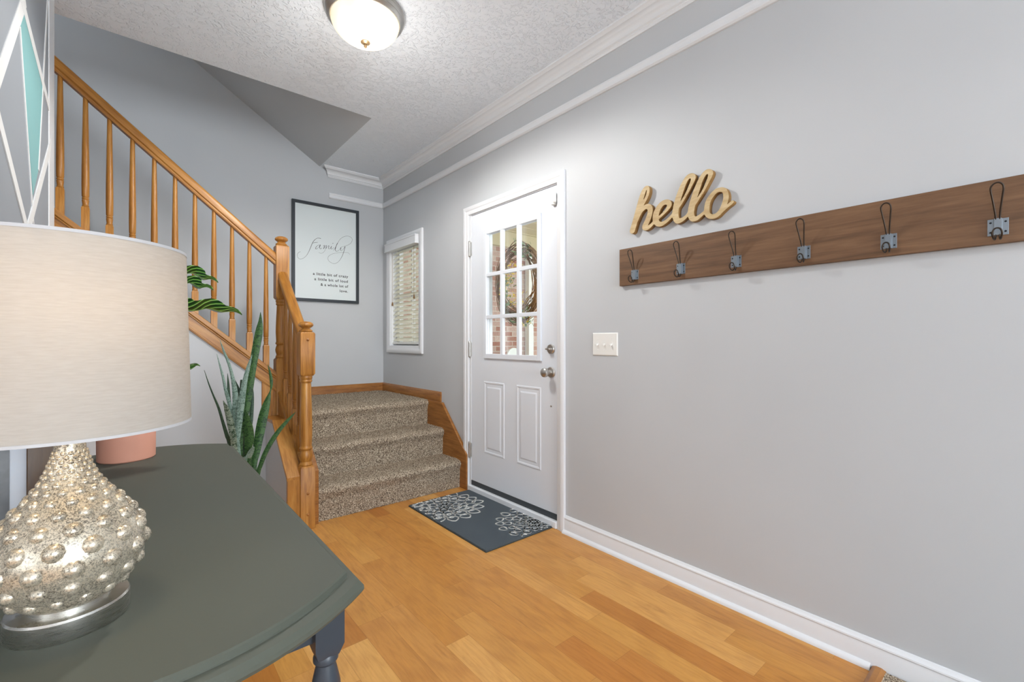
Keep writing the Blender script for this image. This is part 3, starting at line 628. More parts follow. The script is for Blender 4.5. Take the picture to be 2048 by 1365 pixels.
# wall under the upper flight, its closet casing, and the low curb wall beside the lower steps
def zsk(x): return 0.836+SL*(-1.264-x)          # underside of the stringer board
b = MB()
b.prism([(-1.185, 0), (-1.185, zsk(-1.264)+0.05), (-1.264, zsk(-1.264)+0.05), (-3.6, zsk(-3.6)+0.05), (-3.6, 0)], 1, YK, YK+0.025)
struct(b.build('wall_knee', M['wall']))
b = MB(); b.box(-2.17, -2.073, YK-0.018, YK, 0, 1.40); struct(b.build('trim_7', M['white_trim'], bevel=0.003))
b = MB(); b.box(-2.073, -1.26, YK-0.014, YK, 0, 0.095); struct(b.build('baseboard_knee', M['white_trim'], bevel=0.003))
b = MB().prism([(2.822, 0), (2.822, 0.300), (3.18, 0.585), (YK, 0.585), (YK, 0)], 0, -1.238, -1.150)
struct(b.build('wall_curb', M['wall']))

rl = thing('stair_railing', 'honey oak stair railing with turned balusters and two capped newel posts', 'railing', (-1.134, 3.1, 0))
# closed stringer of the upper flight with a shoe on top
def slab_x(mb, xa, xb, lo, hi, ya, yb, m=0):
    # sloped board: z between lo and hi above the reference line
    def zr(x): return zsk(x)
    mb.loft([[(x, ya, zr(x)+lo), (x, yb, zr(x)+lo), (x, yb, zr(x)+hi), (x, ya, zr(x)+hi)] for x in (xa, xb)])
b = MB(); slab_x(b, -1.176, -3.59, 0.0, 0.105, YK-0.012, YK+0.075); slab_x(b, -1.176, -3.59, 0.008, 0.022, YK-0.016, YK)
b.build('stringer', M['oak_x'], rl, bevel=0.003)
b = MB(); slab_x(b, -1.176, -3.59, 0.100, 0.136, YK-0.026, YK+0.088); slab_x(b, -1.176, -3.59, 0.086, 0.101, YK-0.020, YK)
b.build('shoe_rail', M['oak_x'], rl, bevel=0.004)
b = MB().box(-1.264, -1.212, YK-0.009, YK+0.06, 0.585, zsk(-1.264)+0.03); b.box(-1.216, -1.176, YK-0.006, YK+0.05, 0.60, zsk(-1.20)+0.05)
b.build('end_board', M['oak_v'], rl, bevel=0.003)
# handrails
def rail_prof(w, h):
    return [(-w*0.32, 0), (w*0.32, 0), (w*0.38, h*0.14), (w*0.36, h*0.22), (w*0.48, h*0.32), (w*0.5, h*0.74), (w*0.40, h*0.92), (w*0.2, h), (-w*0.2, h), (-w*0.40, h*0.92), (-w*0.5, h*0.74), (-w*0.48, h*0.32), (-w*0.36, h*0.22), (-w*0.38, h*0.14)]
def zhr(x): return 1.632+SL*(-1.18-x)
b = MB(); b.loft([[(x, 3.400+d, zhr(x)+h) for d, h in rail_prof(0.062, 0.084)] for x in (-1.170, -3.59)])
b.build('handrail', M['oak_x'], rl, smooth=40)
def zlr(y): return 1.075+SL*(y-2.868)
b = MB(); b.loft([[(-1.134+d, y, zlr(y)+h) for d, h in rail_prof(0.062, 0.082)] for y in (2.866, 3.372)])
b.build('handrail', M['oak_y'], rl, smooth=40)
# curb cap, its end board and the lower shoe
def zcp(y): return 0.325+0.80*(y-2.80)
b = MB(); b.loft([[(-1.246, y, zcp(y)-0.022), (-1.160, y, zcp(y)-0.022), (-1.160, y, zcp(y)), (-1.246, y, zcp(y))] for y in (2.797, 3.150)])
b.loft([[(-1.246, y, 0.583), (-1.160, y, 0.583), (-1.160, y, 0.605), (-1.246, y, 0.605)] for y in (3.150, YK-0.012)])
b.build('curb_cap', M['oak_y'], rl, bevel=0.003)
b = MB(); b.box(-1.242, -1.172, 2.797, 2.824, 0.0, 0.306); b.build('end_board', M['oak_v'], rl, bevel=0.003)
def zls(y): return 0.345+0.80*(y-2.868)
b = MB(); b.loft([[(x, y, z) for x, z in ((-1.165, zls(y)-0.12), (-1.104, zls(y)-0.12), (-1.104, zls(y)+0.018), (-1.112, zls(y)+0.026), (-1.156, zls(y)+0.026), (-1.165, zls(y)+0.018))] for y in (2.866, 3.365)])
b.build('shoe_rail', M['oak_y'], rl, bevel=0.002)
# newels
def sq(cx, cy, z, h, r=0.0):
    if r == 0: return [(cx-h, cy-h, z), (cx+h, cy-h, z), (cx+h, cy+h, z), (cx-h, cy+h, z)]
def newel(cx, cy, zb, z1, z2, z3, z4, mat):
    # square base zb..z1, turning z1..z2, square block z3..z4, cap above
    h = 0.0415; mb = MB()
    mb.loft([sq(cx, cy, zb, h), sq(cx, cy, z1-0.012, h), sq(cx, cy, z1, h*0.80)])
    T = z2-z1
    mb.lathe([(0.034, z1-0.001), (0.037, z1+0.006), (0.034, z1+0.016), (0.030, z1+0.022), (0.036, z1+0.042), (0.038, z1+0.058), (0.033, z1+0.080), (0.029, z1+0.090), (0.036, z1+0.096), (0.037, z1+0.103), (0.033, z1+0.110),
              (0.0325, z1+0.118), (0.0355, z1+0.118+(T-0.16)*0.25), (0.034, z1+0.118+(T-0.16)*0.5), (0.029, z2-0.050), (0.028, z2-0.042), (0.034, z2-0.036), (0.035, z2-0.030), (0.031, z2-0.024), (0.035, z2-0.018), (0.036, z2-0.008), (0.033, z2+0.004)], (cx, cy, 0), 28)
    mb.loft([sq(cx, cy, z3-0.004, h*0.80), sq(cx, cy, z3+0.010, h), sq(cx, cy, z4-0.010, h), sq(cx, cy, z4, h*0.84)])
    n = mb.build('newel_post', mat, rl, smooth=35, bevel=0.0025)
    c = MB().lathe([(0.030, z4-0.002), (0.036, z4+0.004), (0.036, z4+0.010), (0.026, z4+0.017), (0.023, z4+0.024), (0.032, z4+0.030), (0.040, z4+0.037), (0.0415, z4+0.044), (0.037, z4+0.053), (0.024, z4+0.061), (0.0, z4+0.064)], (cx, cy, 0), 28)
    c.build('newel_cap', mat, n, smooth=45)
    return n
n1 = newel(-1.134, 2.827, 0.0, 0.372, 0.902, 0.905, 1.160, M['oak_v'])
for z in (1.114, 0.212, 0.089):
    MB().lathe_axis([(0, 0), (0.0075, 0), (0.0075, 0.003), (0.004, 0.006), (0, 0.0065)], (-1.134, 2.7855, z), (0,-1,0), 14).build('plug', M['oak_h'], n1, smooth=40)
newel(-1.134, 3.402, 0.30, 0.990, 1.392, 1.396, 1.765, M['oak_v'])
# balusters
def baluster_mesh(L, zb):
    mb = MB(); h = 0.017
    mb.loft([sq(0, 0, -0.02, h), sq(0, 0, zb-0.008, h), sq(0, 0, zb, h*0.75)])
    mb.lathe([(0.0135, zb-0.001), (0.0155, zb+0.004), (0.013, zb+0.010), (0.0145, zb+0.028), (0.0155, zb+0.036), (0.0125, zb+0.040), (0.0155, zb+0.044), (0.0155, zb+0.048), (0.0125, zb+0.052), (0.0155, zb+0.057), (0.0165, zb+0.12), (0.0160, zb+0.22), (0.0105, L)], (0, 0, 0), 16)
    return mb
up0 = None
for k in range(16):
    x = -1.229-0.0987*k; z = 0.945+SL*(-1.229-x)
    if x < -2.75: break
    if up0 is None: up0 = baluster_mesh(0.735, 0.135).build('baluster', M['oak_v'], rl, smooth=40); o = up0
    else:
        o = up0.copy(); COL.objects.link(o); attach(o, rl)
    o.location = (x, 3.402, z)
lo0 = None
for y in (3.285, 3.176, 3.067, 2.958):
    if lo0 is None: lo0 = baluster_mesh(0.725, 0.150).build('baluster', M['oak_v'], rl, smooth=40); o = lo0
    else:
        o = lo0.copy(); COL.objects.link(o); attach(o, rl)
    o.location = (-1.134, y, zls(y)+0.026)

# ================================================================== things on the walls
# carved word sign: the letters' outline is traced from a stroke field
import numpy as np
def word_sign(strokes, x_back, thick):
    pts = []
    for st in strokes:
        sm = smooth_path(st, 8)
        pts += [(p, q) for p, q in zip(sm[:-1], sm[1:])]
    ys = [p[0] for s_ in strokes for p in s_]; zs = [p[1] for s_ in strokes for p in s_]
    st = 0.0022; lo = (-max(ys)-0.04, min(zs)-0.04); hi = (-min(ys)+0.04, max(zs)+0.04)
    gx = np.arange(lo[0], hi[0], st); gy = np.arange(lo[1], hi[1], st)
    PX, PY = np.meshgrid(gx, gy, indexing='ij'); fld = np.full(PX.shape, 1.0)
    for (y0, z0, r0), (y1, z1, r1) in pts:
        ax, ay, bx, by = -y0, z0, -y1, z1; dx, dy = bx-ax, by-ay; L2 = dx*dx+dy*dy+1e-12
        t = np.clip(((PX-ax)*dx+(PY-ay)*dy)/L2, 0, 1)
        fld = np.minimum(fld, np.hypot(PX-ax-t*dx, PY-ay-t*dy)-(r0+(r1-r0)*t))
    # marching squares
    nx_, ny_ = fld.shape; segs = {}
    def pt(e):
        (i, j), (k, l) = e; a, c = fld[i, j], fld[k, l]; t = a/(a-c)
        return (gx[i]+(gx[k]-gx[i])*t, gy[j]+(gy[l]-gy[j])*t)
    link = {}
    ins = fld < 0
    for i in range(nx_-1):
        for j in range(ny_-1):
            c = [ins[i, j], ins[i+1, j], ins[i+1, j+1], ins[i, j+1]]
            if all(c) or not any(c): continue
            q = [(i, j), (i+1, j), (i+1, j+1), (i, j+1)]
            es = []
            for k in range(4):
                if c[k] != c[(k+1) % 4]: es.append(((q[k], q[(k+1) % 4]) if q[k] < q[(k+1) % 4] else (q[(k+1) % 4], q[k])))
            for a in range(0, len(es)-1, 2):
                link.setdefault(es[a], []).append(es[a+1]); link.setdefault(es[a+1], []).append(es[a])
    loops = []; seen = set()
    for e0 in link:
        if e0 in seen: continue
        loop = []; e = e0; prev = None
        while e is not None and e not in seen:
            seen.add(e); loop.append(pt(e)); nxt = [x for x in link[e] if x not in seen]; e = nxt[0] if nxt else None
        if len(loop) > 12: loops.append(loop)
    cu = bpy.data.curves.new('letters', 'CURVE'); cu.dimensions = '2D'; cu.fill_mode = 'BOTH'; cu.extrude = thick/2; cu.bevel_depth = 0.0012; cu.bevel_resolution = 1; cu.offset = -0.0012
    for lp_ in loops:
        lp2 = []
        n = len(lp_)
        for k in range(0, n, 2):
            xs = [lp_[(k+d) % n] for d in (-2, -1, 0, 1, 2)]
            lp2.append((sum(p[0] for p in xs)/5, sum(p[1] for p in xs)/5))
        sp = cu.splines.new('POLY'); sp.points.add(len(lp2)-1); sp.use_cyclic_u = True
        for p_, (x, y) in zip(sp.points, lp2): p_.co = (x, y, 0, 1)
    tmp = bpy.data.objects.new('letters', cu); COL.objects.link(tmp)
    dg = bpy.context.evaluated_depsgraph_get()
    me = bpy.data.meshes.new_from_object(tmp.evaluated_get(dg)); bpy.data.objects.remove(tmp); bpy.data.curves.remove(cu)
    for v in me.vertices:
        x, y, z = v.co; v.co = (-(x_back+thick/2)-z, -x, y)
    return me
me = word_sign(HELLO, 0.001, 0.023)
me.name = 'word_sign'
me.materials.clear(); me.materials.append(M['pale_wood']); me.materials.append(M['pale_edge'])
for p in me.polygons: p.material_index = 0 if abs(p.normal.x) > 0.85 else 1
o = bpy.data.objects.new('word_sign', me); COL.objects.link(o)
tag(o, 'pale wooden cutout sign spelling hello, mounted above the coat rack', 'sign')

rack = thing('coat_rack', 'long brown wooden board with six wire coat hooks on the grey wall', 'coat rack', (-0.01, 0.7, 1.48))
b = MB().box(-0.021, -0.001, -0.008, 1.402, 1.387, 1.573); b.build('board', M['walnut'], rack, bevel=0.002)
def hook_parts():
    up = [(-0.010, -0.004, 0.018), (-0.012, -0.004, 0.026), (-0.020, -0.006, 0.048), (-0.032, -0.010, 0.080), (-0.040, -0.0125, 0.100), (-0.043, -0.011, 0.110), (-0.0445, -0.006, 0.116), (-0.045, 0, 0.118),
          (-0.0445, 0.006, 0.116), (-0.043, 0.011, 0.110), (-0.040, 0.0125, 0.100), (-0.032, 0.010, 0.080), (-0.020, 0.006, 0.048), (-0.012, 0.004, 0.026), (-0.010, 0.004, 0.018)]
    dn = [(-0.010, -0.004, -0.020), (-0.013, -0.004, -0.030), (-0.022, -0.0055, -0.038), (-0.034, -0.008, -0.034), (-0.041, -0.0095, -0.022), (-0.042, -0.006, -0.012), (-0.0425, 0, -0.009),
          (-0.042, 0.006, -0.012), (-0.041, 0.0095, -0.022), (-0.034, 0.008, -0.034), (-0.022, 0.0055, -0.038), (-0.013, 0.004, -0.030), (-0.010, 0.004, -0.020)]
    mb = MB(); mb.tube(smooth_path(up, 4), 0.0022, 8); mb.tube(smooth_path(dn, 4), 0.0022, 8)
    mb.tube([(-0.010, -0.004, 0.018), (-0.010, -0.004, -0.020)], 0.0022, 8); mb.tube([(-0.010, 0.004, 0.018), (-0.010, 0.004, -0.020)], 0.0022, 8)
    h = mb.build('hook', M['wire'], rack, smooth=60)
    pb = MB(); zt, zb_ = 0.024, -0.024
    sec = [(-0.0215, -0.021), (-0.0228, -0.021), (-0.0228, -0.0085), (-0.0340, -0.0075), (-0.0340, 0.0075), (-0.0228, 0.0085), (-0.0228, 0.021), (-0.0215, 0.021)]
    pb.loft([[(x+0.0215, y, z) for x, y in sec] for z in (zb_, zt)])
    p = pb.build('hook_plate', M['steel_plate'], h, bevel=0.0006)
    for y in (-0.0148, 0.0148):
        for z in (0.014, -0.014):
            sb = MB().lathe_axis([(0.0, 0), (0.0028, 0), (0.0022, 0.0012), (0, 0.0014)], (-0.0012, y, z), (-1,0,0), 10)
            sb.build('screw', M['screw'], h)
    return h
h0 = hook_parts()
for k in range(6):
    if k == 0: h = h0
    else:
        h = h0.copy(); COL.objects.link(h); attach(h, rack)
        for ch in h0.children:
            c = ch.copy(); COL.objects.link(c); c.parent = h; c.matrix_parent_inverse = Matrix.Identity(4)
    h.location = (-0.0212, 1.309-0.2442*k, 1.434)

sw = thing('light_switch', 'white triple light switch plate between the entry door and coat rack', 'light switch', (-0.003, 1.507, 1.09))
b = MB()
def rr2(y0, y1, z0, z1, i, x): return [(x, y0+i, z0+i), (x, y1-i, z0+i), (x, y1-i, z1-i), (x, y0+i, z1-i)]
b.loft([rr2(1.425, 1.590, 1.029, 1.151, 0, -0.0005), rr2(1.425, 1.590, 1.029, 1.151, 0, -0.003), rr2(1.425, 1.590, 1.029, 1.151, 0.005, -0.0065)])
for k in (-1, 0, 1):
    for dz in (-0.030, 0.030): b.lathe_axis([(0, 0), (0.003, 0), (0.002, 0.001), (0, 0.001)], (-0.0065, 1.5075+0.046*k, 1.09+dz), (-1,0,0), 10)
b.build('switch_plate', M['white_plastic'], sw, bevel=0.001)
for k in (-1, 0, 1):
    y = 1.5075+0.046*k
    mb = MB(); mb.box(-0.0072, -0.006, y-0.006, y+0.006, 1.077, 1.103)
    mb.loft([[(x, y-0.0042, z), (x, y+0.0042, z), (x, y+0.0042, z+0.008), (x, y-0.0042, z+0.008)] for x, z in ((-0.006, 1.086), (-0.020, 1.080))])
    mb.build('toggle', M['white_plastic'], sw, bevel=0.0008)

# framed print on the back wall
fp = thing('framed_print', 'tall black framed family print hanging on the landing wall', 'picture', (-0.555, YB-0.01, 1.91))
FX0, FX1, FZ0, FZ1 = -0.853, -0.256, 1.464, 2.357
def frame_y(mb, x0, x1, z0, z1, w, ya, yb):
    mb.loft([[(x0, ya, z0), (x0+w, ya, z0+w), (x0+w, yb, z0+w), (x0, yb, z0)], [(x1, ya, z0), (x1-w, ya, z0+w), (x1-w, yb, z0+w), (x1, yb, z0)],
             [(x1, ya, z1), (x1-w, ya, z1-w), (x1-w, yb, z1-w), (x1, yb, z1)], [(x0, ya, z1), (x0+w, ya, z1-w), (x0+w, yb, z1-w), (x0, yb, z1)], [(x0, ya, z0), (x0+w, ya, z0+w), (x0+w, yb, z0+w), (x0, yb, z0)]], caps=False)
b = MB(); frame_y(b, FX0, FX1, FZ0, FZ1, 0.026, YB-0.026, YB-0.001); b.build('frame', M['dark_frame'], fp, bevel=0.002)
b = MB().box(FX0+0.022, FX1-0.022, YB-0.012, YB-0.004, FZ0+0.022, FZ1-0.022); pp = b.build('paper', M['paper'], fp)
b = MB(); yt = YB-0.0125
for st in FAMILY:
    sm = smooth_path([(x, z, w) for x, z, w in st], 6); L, Rr = [], []
    for i, (x, z, w) in enumerate(sm):
        a = sm[max(i-1, 0)]; c = sm[min(i+1, len(sm)-1)]; tx, tz = c[0]-a[0], c[1]-a[1]; l = math.hypot(tx, tz) or 1
        nx2, nz2 = -tz/l*w/2, tx/l*w/2
        L.append((x+nx2, yt, z+nz2)); Rr.append((x-nx2, yt, z-nz2))
    b.add(L+Rr, [(i, i+1, len(L)+i+1, len(L)+i) for i in range(len(L)-1)])
b.build('script_lettering', M['ink'], pp)
def text_mesh(body, size, sx=1.0, spacing=1.0):
    cu = bpy.data.curves.new('text', 'FONT'); cu.body = body; cu.size = size; cu.align_x = 'RIGHT'; cu.space_character = spacing; cu.extrude = 0; cu.offset = 0.0007
    t = bpy.data.objects.new('text', cu); COL.objects.link(t); dg = bpy.context.evaluated_depsgraph_get()
    m_ = bpy.data.meshes.new_from_object(t.evaluated_get(dg)); bpy.data.objects.remove(t); bpy.data.curves.remove(cu)
    return m_
for body, z, wd in (('a little bit of crazy', 1.706, 0.318), ('a little bit of loud', 1.659, 0.303), ('& a whole lot of', 1.612, 0.252), ('love.', 1.566, 0.076)):
    tm = text_mesh(body, 0.034, 1, 1.15); b = MB(); tx = [v.co.x for v in tm.vertices]; kx = wd/(max(tx)-min(tx))
    b.add([(-0.358+v.co.x*kx, yt, z+v.co.y) for v in tm.vertices], [list(p.vertices) for p in tm.polygons])
    bpy.data.meshes.remove(tm); b.build('printed_line', M['ink'], pp)

# ================================================================== ceiling light
LX, LY = -1.055, 2.130
cl = thing('ceiling_light', 'round flush ceiling light with frosted bowl and nickel rim', 'ceiling light', (LX, LY, CZ))
b = MB().lathe([(0.10, 0.0), (0.186, 0.0), (0.187, -0.006), (0.183, -0.012), (0.186, -0.018), (0.182, -0.024), (0.177, -0.028), (0.179, -0.034), (0.172, -0.042), (0.164, -0.046), (0.158, -0.044), (0.10, -0.02)], (LX, LY, CZ), 56)
b.build('rim', M['nickel'], cl, smooth=25)
pr = [(0.160*math.cos(t), -0.040-0.105*math.sin(t)) for t in [PI/2*k/14 for k in range(15)]]
pr[-1] = (0.001, pr[-1][1])
b = MB().lathe(pr, (LX, LY, CZ), 56); b.build('glass_bowl', M['dome'], cl, smooth=60)
b = MB().lathe([(0.0, -0.139), (0.021, -0.143), (0.022, -0.147), (0.014, -0.151), (0.005, -0.154), (0.006, -0.159), (0.008, -0.164), (0.005, -0.170), (0.0, -0.172)], (LX, LY, CZ), 24)
b.build('finial', plain('aged_brass_finial', srgb(178,150,112), 0.4, 0.7), cl, smooth=50)
for nm_, ty_, en_, dz_ in (('ceiling_lamp_light', 'SPOT', 60, 0.20), ('ceiling_lamp_glow', 'POINT', 6.2, 0.44)):
    d = bpy.data.lights.new(nm_, ty_); d.energy = en_; d.color = (1.0, 0.965, 0.92); d.shadow_soft_size = 0.06
    if ty_ == 'SPOT': d.spot_size = math.radians(172); d.spot_blend = 0.35
    o = bpy.data.objects.new(nm_, d); COL.objects.link(o); o.location = (LX, LY, CZ-dz_)

# ================================================================== door mat
dm = MB()
mx0, mx1, my0, my1 = -0.510, -0.010, 1.882, 2.747
dm.box(mx0, mx1, my0, my1, 0.0, 0.004, 2)
dm.box(mx0+0.004, mx1-0.004, my0+0.004, my1-0.004, 0.004, 0.0095, 0)
def petals(mb, cx, cy, rings, wid):
    for r0, r1, n, ph, wf in rings:
        for k in range(n):
            a = 2*PI*(k+ph)/n + random.uniform(-0.04, 0.04); half = PI/n*wf; pts = []
            rr0 = r0*random.uniform(0.97, 1.05); rr1 = r1*random.uniform(0.96, 1.05)
            for i in range(21):
                t = i/20*2; s = t if t <= 1 else 2-t; sg = 1 if t <= 1 else -1
                rad = rr0+(rr1-rr0)*s; w = math.sin(PI*min(1, s**0.75*0.99))**0.7*half*(0.75+0.25*(1-s))
                pts.append((cx+rad*math.cos(a+sg*w), cy+rad*math.sin(a+sg*w)))
            for (xa, ya), (xb, yb) in zip(pts[:-1], pts[1:]):
                if not all(mx0+0.01 < x < mx1-0.01 and my0+0.01 < y < my1-0.01 for x, y in ((xa, ya), (xb, yb))): continue
                l = math.hypot(xb-xa, yb-ya) or 1; nx2, ny2 = -(yb-ya)/l*wid/2, (xb-xa)/l*wid/2; ex, ey = (xb-xa)/l*wid*.3, (yb-ya)/l*wid*.3
                q = [(xa+nx2-ex, ya+ny2-ey), (xb+nx2+ex, yb+ny2+ey), (xb-nx2+ex, yb-ny2+ey), (xa-nx2-ex, ya-ny2-ey)]
                mb.loft([[(x, y, 0.009) for x, y in q], [(x, y, 0.0112) for x, y in q]], m=1)
petals(dm, -0.335, 2.575, [(0.015, 0.06, 7, 0, 1), (0.05, 0.115, 10, 0.5, 1), (0.095, 0.165, 13, 0, 1.0), (0.140, 0.212, 15, 0.5, 0.98), (0.190, 0.258, 17, 0, 0.9)], 0.0085)
petals(dm, -0.060, 2.000, [(0.015, 0.04, 8, 0, 0.8), (0.048, 0.08, 11, 0.5, 0.75), (0.088, 0.128, 14, 0, 0.75), (0.135, 0.180, 16, 0.5, 0.75), (0.186, 0.236, 17, 0, 0.72)], 0.0085)
o = dm.build('door_mat', [M['mat'], M['mat_white'], M['mat_edge']])
tag(o, 'slate grey door mat with white outlined flowers on the wooden floor', 'mat')

# ================================================================== console table in front
TC = (-1.905, 1.268); TZ = 0.75
def table_outline(grow, arc=0.0):
    hw, hs = 0.238+grow, 0.568+grow*0.6; bow = 0.098
    pts = []
    n = 26
    for k in range(n+1):      # far end, right to left
        t = -1+2*k/n; x = -t*hw; pts.append((TC[0]+x, TC[1]+hs+bow*(1-abs(t)**2.2)+grow*0.4))
    for k in range(n+1):      # near end, left to right
        t = -1+2*k/n; x = t*hw; pts.append((TC[0]+x, TC[1]-hs-bow*(1-abs(t)**2.2)-grow*0.4))
    return pts
tb = thing('console_table', 'charcoal painted table with a bowed end in the foreground', 'table', (TC[0], TC[1], 0))
b = MB()
lev = [(-0.030, TZ-0.036), (0.010, TZ-0.036), (0.018, TZ-0.032), (0.021, TZ-0.026), (0.0205, TZ-0.020), (0.015, TZ-0.0135), (0.008, TZ-0.0115), (0.003, TZ-0.0105), (0.0015, TZ-0.009), (0.001, TZ-0.002), (-0.001, TZ)]
b.loft([[(x, y, z) for x, y in table_outline(g)] for g, z in lev])
b.build('tabletop', M['table'], tb, smooth=28)
b = MB()
ax0, ax1, ay0, ay1 = -2.115, -1.685, 0.716, 1.820
b.box(ax0, ax1, ay0, ay0+0.02, 0.648, 0.718); b.box(ax0, ax1, ay1-0.02, ay1, 0.648, 0.718); b.box(ax0, ax0+0.02, ay0, ay1, 0.648, 0.718); b.box(ax1-0.02, ax1, ay0, ay1, 0.648, 0.718)
b.build('apron', M['table_leg'], tb)
def leg(cx, cy):
    h = 0.0215; mb = MB()
    mb.loft([sq(cx, cy, 0.717, h), sq(cx, cy, 0.640, h), sq(cx, cy, 0.622, h*0.72)])
    mb.lathe([(0.016, 0.624), (0.0185, 0.619), (0.0185, 0.613), (0.014, 0.608), (0.017, 0.596), (0.0215, 0.575), (0.0225, 0.555), (0.020, 0.530), (0.015, 0.510), (0.0145, 0.500), (0.019, 0.494), (0.019, 0.486), (0.015, 0.480), (0.0165, 0.44), (0.0195, 0.36), (0.0185, 0.24), (0.014, 0.13), (0.0135, 0.10), (0.018, 0.094), (0.018, 0.086), (0.013, 0.078), (0.017, 0.05), (0.013, 0.015), (0.012, 0.0)], (cx, cy, 0), 22)
    return mb.build('leg', M['table_leg'], tb, smooth=40)
for cx in (-1.690, -2.110):
    for cy in (0.722, 1.814): leg(cx, cy)

# lamp on the table
PX, PY = -1.981, 0.805
lamp = thing('table_lamp', 'silver bubbled glass table lamp with a white drum shade', 'lamp', (PX, PY, TZ))
b = MB().lathe([(0.0, 0.0), (0.058, 0.0), (0.059, 0.002), (0.059, 0.0235), (0.0575, 0.026), (0.040, 0.0262), (0.040, 0.030), (0.0, 0.030)], (PX, PY, TZ), 64); b.build('base', M['brushed'], lamp, smooth=30)
vp = [(0.0150, 0.250), (0.0152, 0.222), (0.0190, 0.205), (0.0255, 0.186), (0.0355, 0.168), (0.0480, 0.152), (0.0590, 0.137), (0.0680, 0.122), (0.0735, 0.107), (0.0755, 0.092), (0.0735, 0.076), (0.0685, 0.062), (0.0600, 0.048), (0.0500, 0.037), (0.0400, 0.030), (0.0360, 0.027)]
vps = smooth_path(vp, 8)
b = MB().lathe(vps, (PX, PY, TZ), 96)
def vr(z):
    for (r0, z0), (r1, z1) in zip(vps[:-1], vps[1:]):
        if z1 <= z <= z0: return r0+(r1-r0)*(z-z0)/(z1-z0 or 1), math.atan2(-(r1-r0), -(z1-z0) if z1 != z0 else 1e-6)
    return vps[-1][0], 0
zr_, row = 0.216, 0
while zr_ > 0.036:
    r, _ = vr(zr_); s = 0.0031+0.0090*min(1, max(0, (r-0.016)/0.055))
    if zr_ < 0.07: s *= 0.85
    n = max(8, int(2*PI*r/(s*(2.45+0.35*min(1, max(0, (r-0.02)/0.05))))))
    r2, _ = vr(zr_-0.004); sl = math.atan2(r2-r, 0.004)       # tilt of the wall
    nr, nz = math.cos(sl), math.sin(sl)
    for k in range(n):
        a = 2*PI*(k+0.5*(row % 2))/n; c, si = math.cos(a), math.sin(a)
        nrm = Vector((c*nr, si*nr, nz)); cen = Vector((PX+c*r, PY+si*r, TZ+zr_))-nrm*s*0.50
        u = Vector((-si, c, 0)); w = nrm.cross(u)
        rings = [[tuple(cen+nrm*(s*math.sin(t))+(u*math.cos(2*PI*q/10)+w*math.sin(2*PI*q/10))*(s*math.cos(t))) for q in range(10)] for t in (0.0, 0.45, 0.85, 1.2, 1.5)]
        b.loft(rings)
    zr_ -= s*(1.6+0.35*min(1, max(0, (r-0.02)/0.05))); row += 1
b.build('glass_body', M['mercury'], lamp, smooth=70)
b = MB().lathe([(0.011, 0.245), (0.011, 0.262), (0.016, 0.265), (0.016, 0.310), (0.012, 0.314), (0.0, 0.314)], (PX, PY, TZ), 20); b.build('socket', M['nickel'], lamp, smooth=40)
b = MB().lathe([(0.011, 0.314), (0.014, 0.325), (0.026, 0.350), (0.029, 0.370), (0.024, 0.390), (0.012, 0.400), (0.0, 0.402)], (PX, PY, TZ), 20); b.build('bulb', M['bulb'], lamp, smooth=60)
rb, rt, zb_, zt_ = 0.1267, 0.1208, 0.246, 0.479
def shade_ring(r, z): return (r, z)
b = MB().lathe([(rb, zb_), (rt, zt_), (rt-0.0016, zt_), (rb-0.0016, zb_), (rb, zb_)], (PX, PY, TZ), 96, caps=False)
shd = b.build('shade', M['shade'], lamp, smooth=40)
b = MB().lathe([(rb+0.0004, zb_-0.0005), (rb+0.0005, zb_+0.003), (rb-0.002, zb_+0.003), (rb-0.002, zb_-0.0005), (rb+0.0004, zb_-0.0005)], (PX, PY, TZ), 96, caps=False)
b.build('hem', M['shade_hem'], shd, smooth=40); b = MB()
b.lathe([(rt+0.0005, zt_-0.003), (rt+0.0004, zt_+0.0008), (rt-0.002, zt_+0.0008), (rt-0.002, zt_-0.003), (rt+0.0005, zt_-0.003)], (PX, PY, TZ), 96, caps=False)
b.build('hem', M['shade_hem'], shd, smooth=40)
b = MB()
for k in range(3):
    a = 2*PI*k/3+0.4; b.tube([(PX, PY, TZ+0.435), (PX+math.cos(a)*0.119, PY+math.sin(a)*0.119, TZ+0.468)], 0.0016, 6)
b.tube([(PX+0.03*math.cos(t), PY, TZ+0.355+0.08*math.sin(t)) for t in [PI*k/12 for k in range(13)]], 0.0018, 6)
b.build('harp', M['nickel'], lamp)
d = bpy.data.lights.new('table_lamp_light', 'POINT'); d.energy = 1.25; d.color = (1.0, 0.75, 0.47); d.shadow_soft_size = 0.03
o = bpy.data.objects.new('table_lamp_light', d); COL.objects.link(o); o.location = (PX+0.012, PY-0.034, TZ+0.400)

# framed photo standing behind the lamp, turned towards the room
pf = thing('picture_frame', 'brown wooden picture frame with white mat standing behind the lamp', 'picture frame', (-2.08, 1.09, TZ))
ang = math.radians(6.0)
def fr_pt(u, v, dd):   # u leftwards from the right edge, v up, dd behind the face
    bx, by = -2.020, 1.085; lean = math.tan(math.radians(8))*v
    ux, uy = -math.cos(ang), -math.sin(ang); nx2, ny2 = -math.sin(ang), math.cos(ang)
    return (bx+ux*u+nx2*(dd+lean), by+uy*u+ny2*(dd+lean), TZ+v)
def fr_box(mb, u0, u1, v0, v1, d0, d1):
    vs = [fr_pt(u, v, d_) for u in (u0, u1) for v in (v0, v1) for d_ in (d0, d1)]
    mb.add(vs, [(0,1,3,2),(4,6,7,5),(0,4,5,1),(2,3,7,6),(0,2,6,4),(1,5,7,3)])
FW, FH, fw = 0.130, 0.235, 0.034
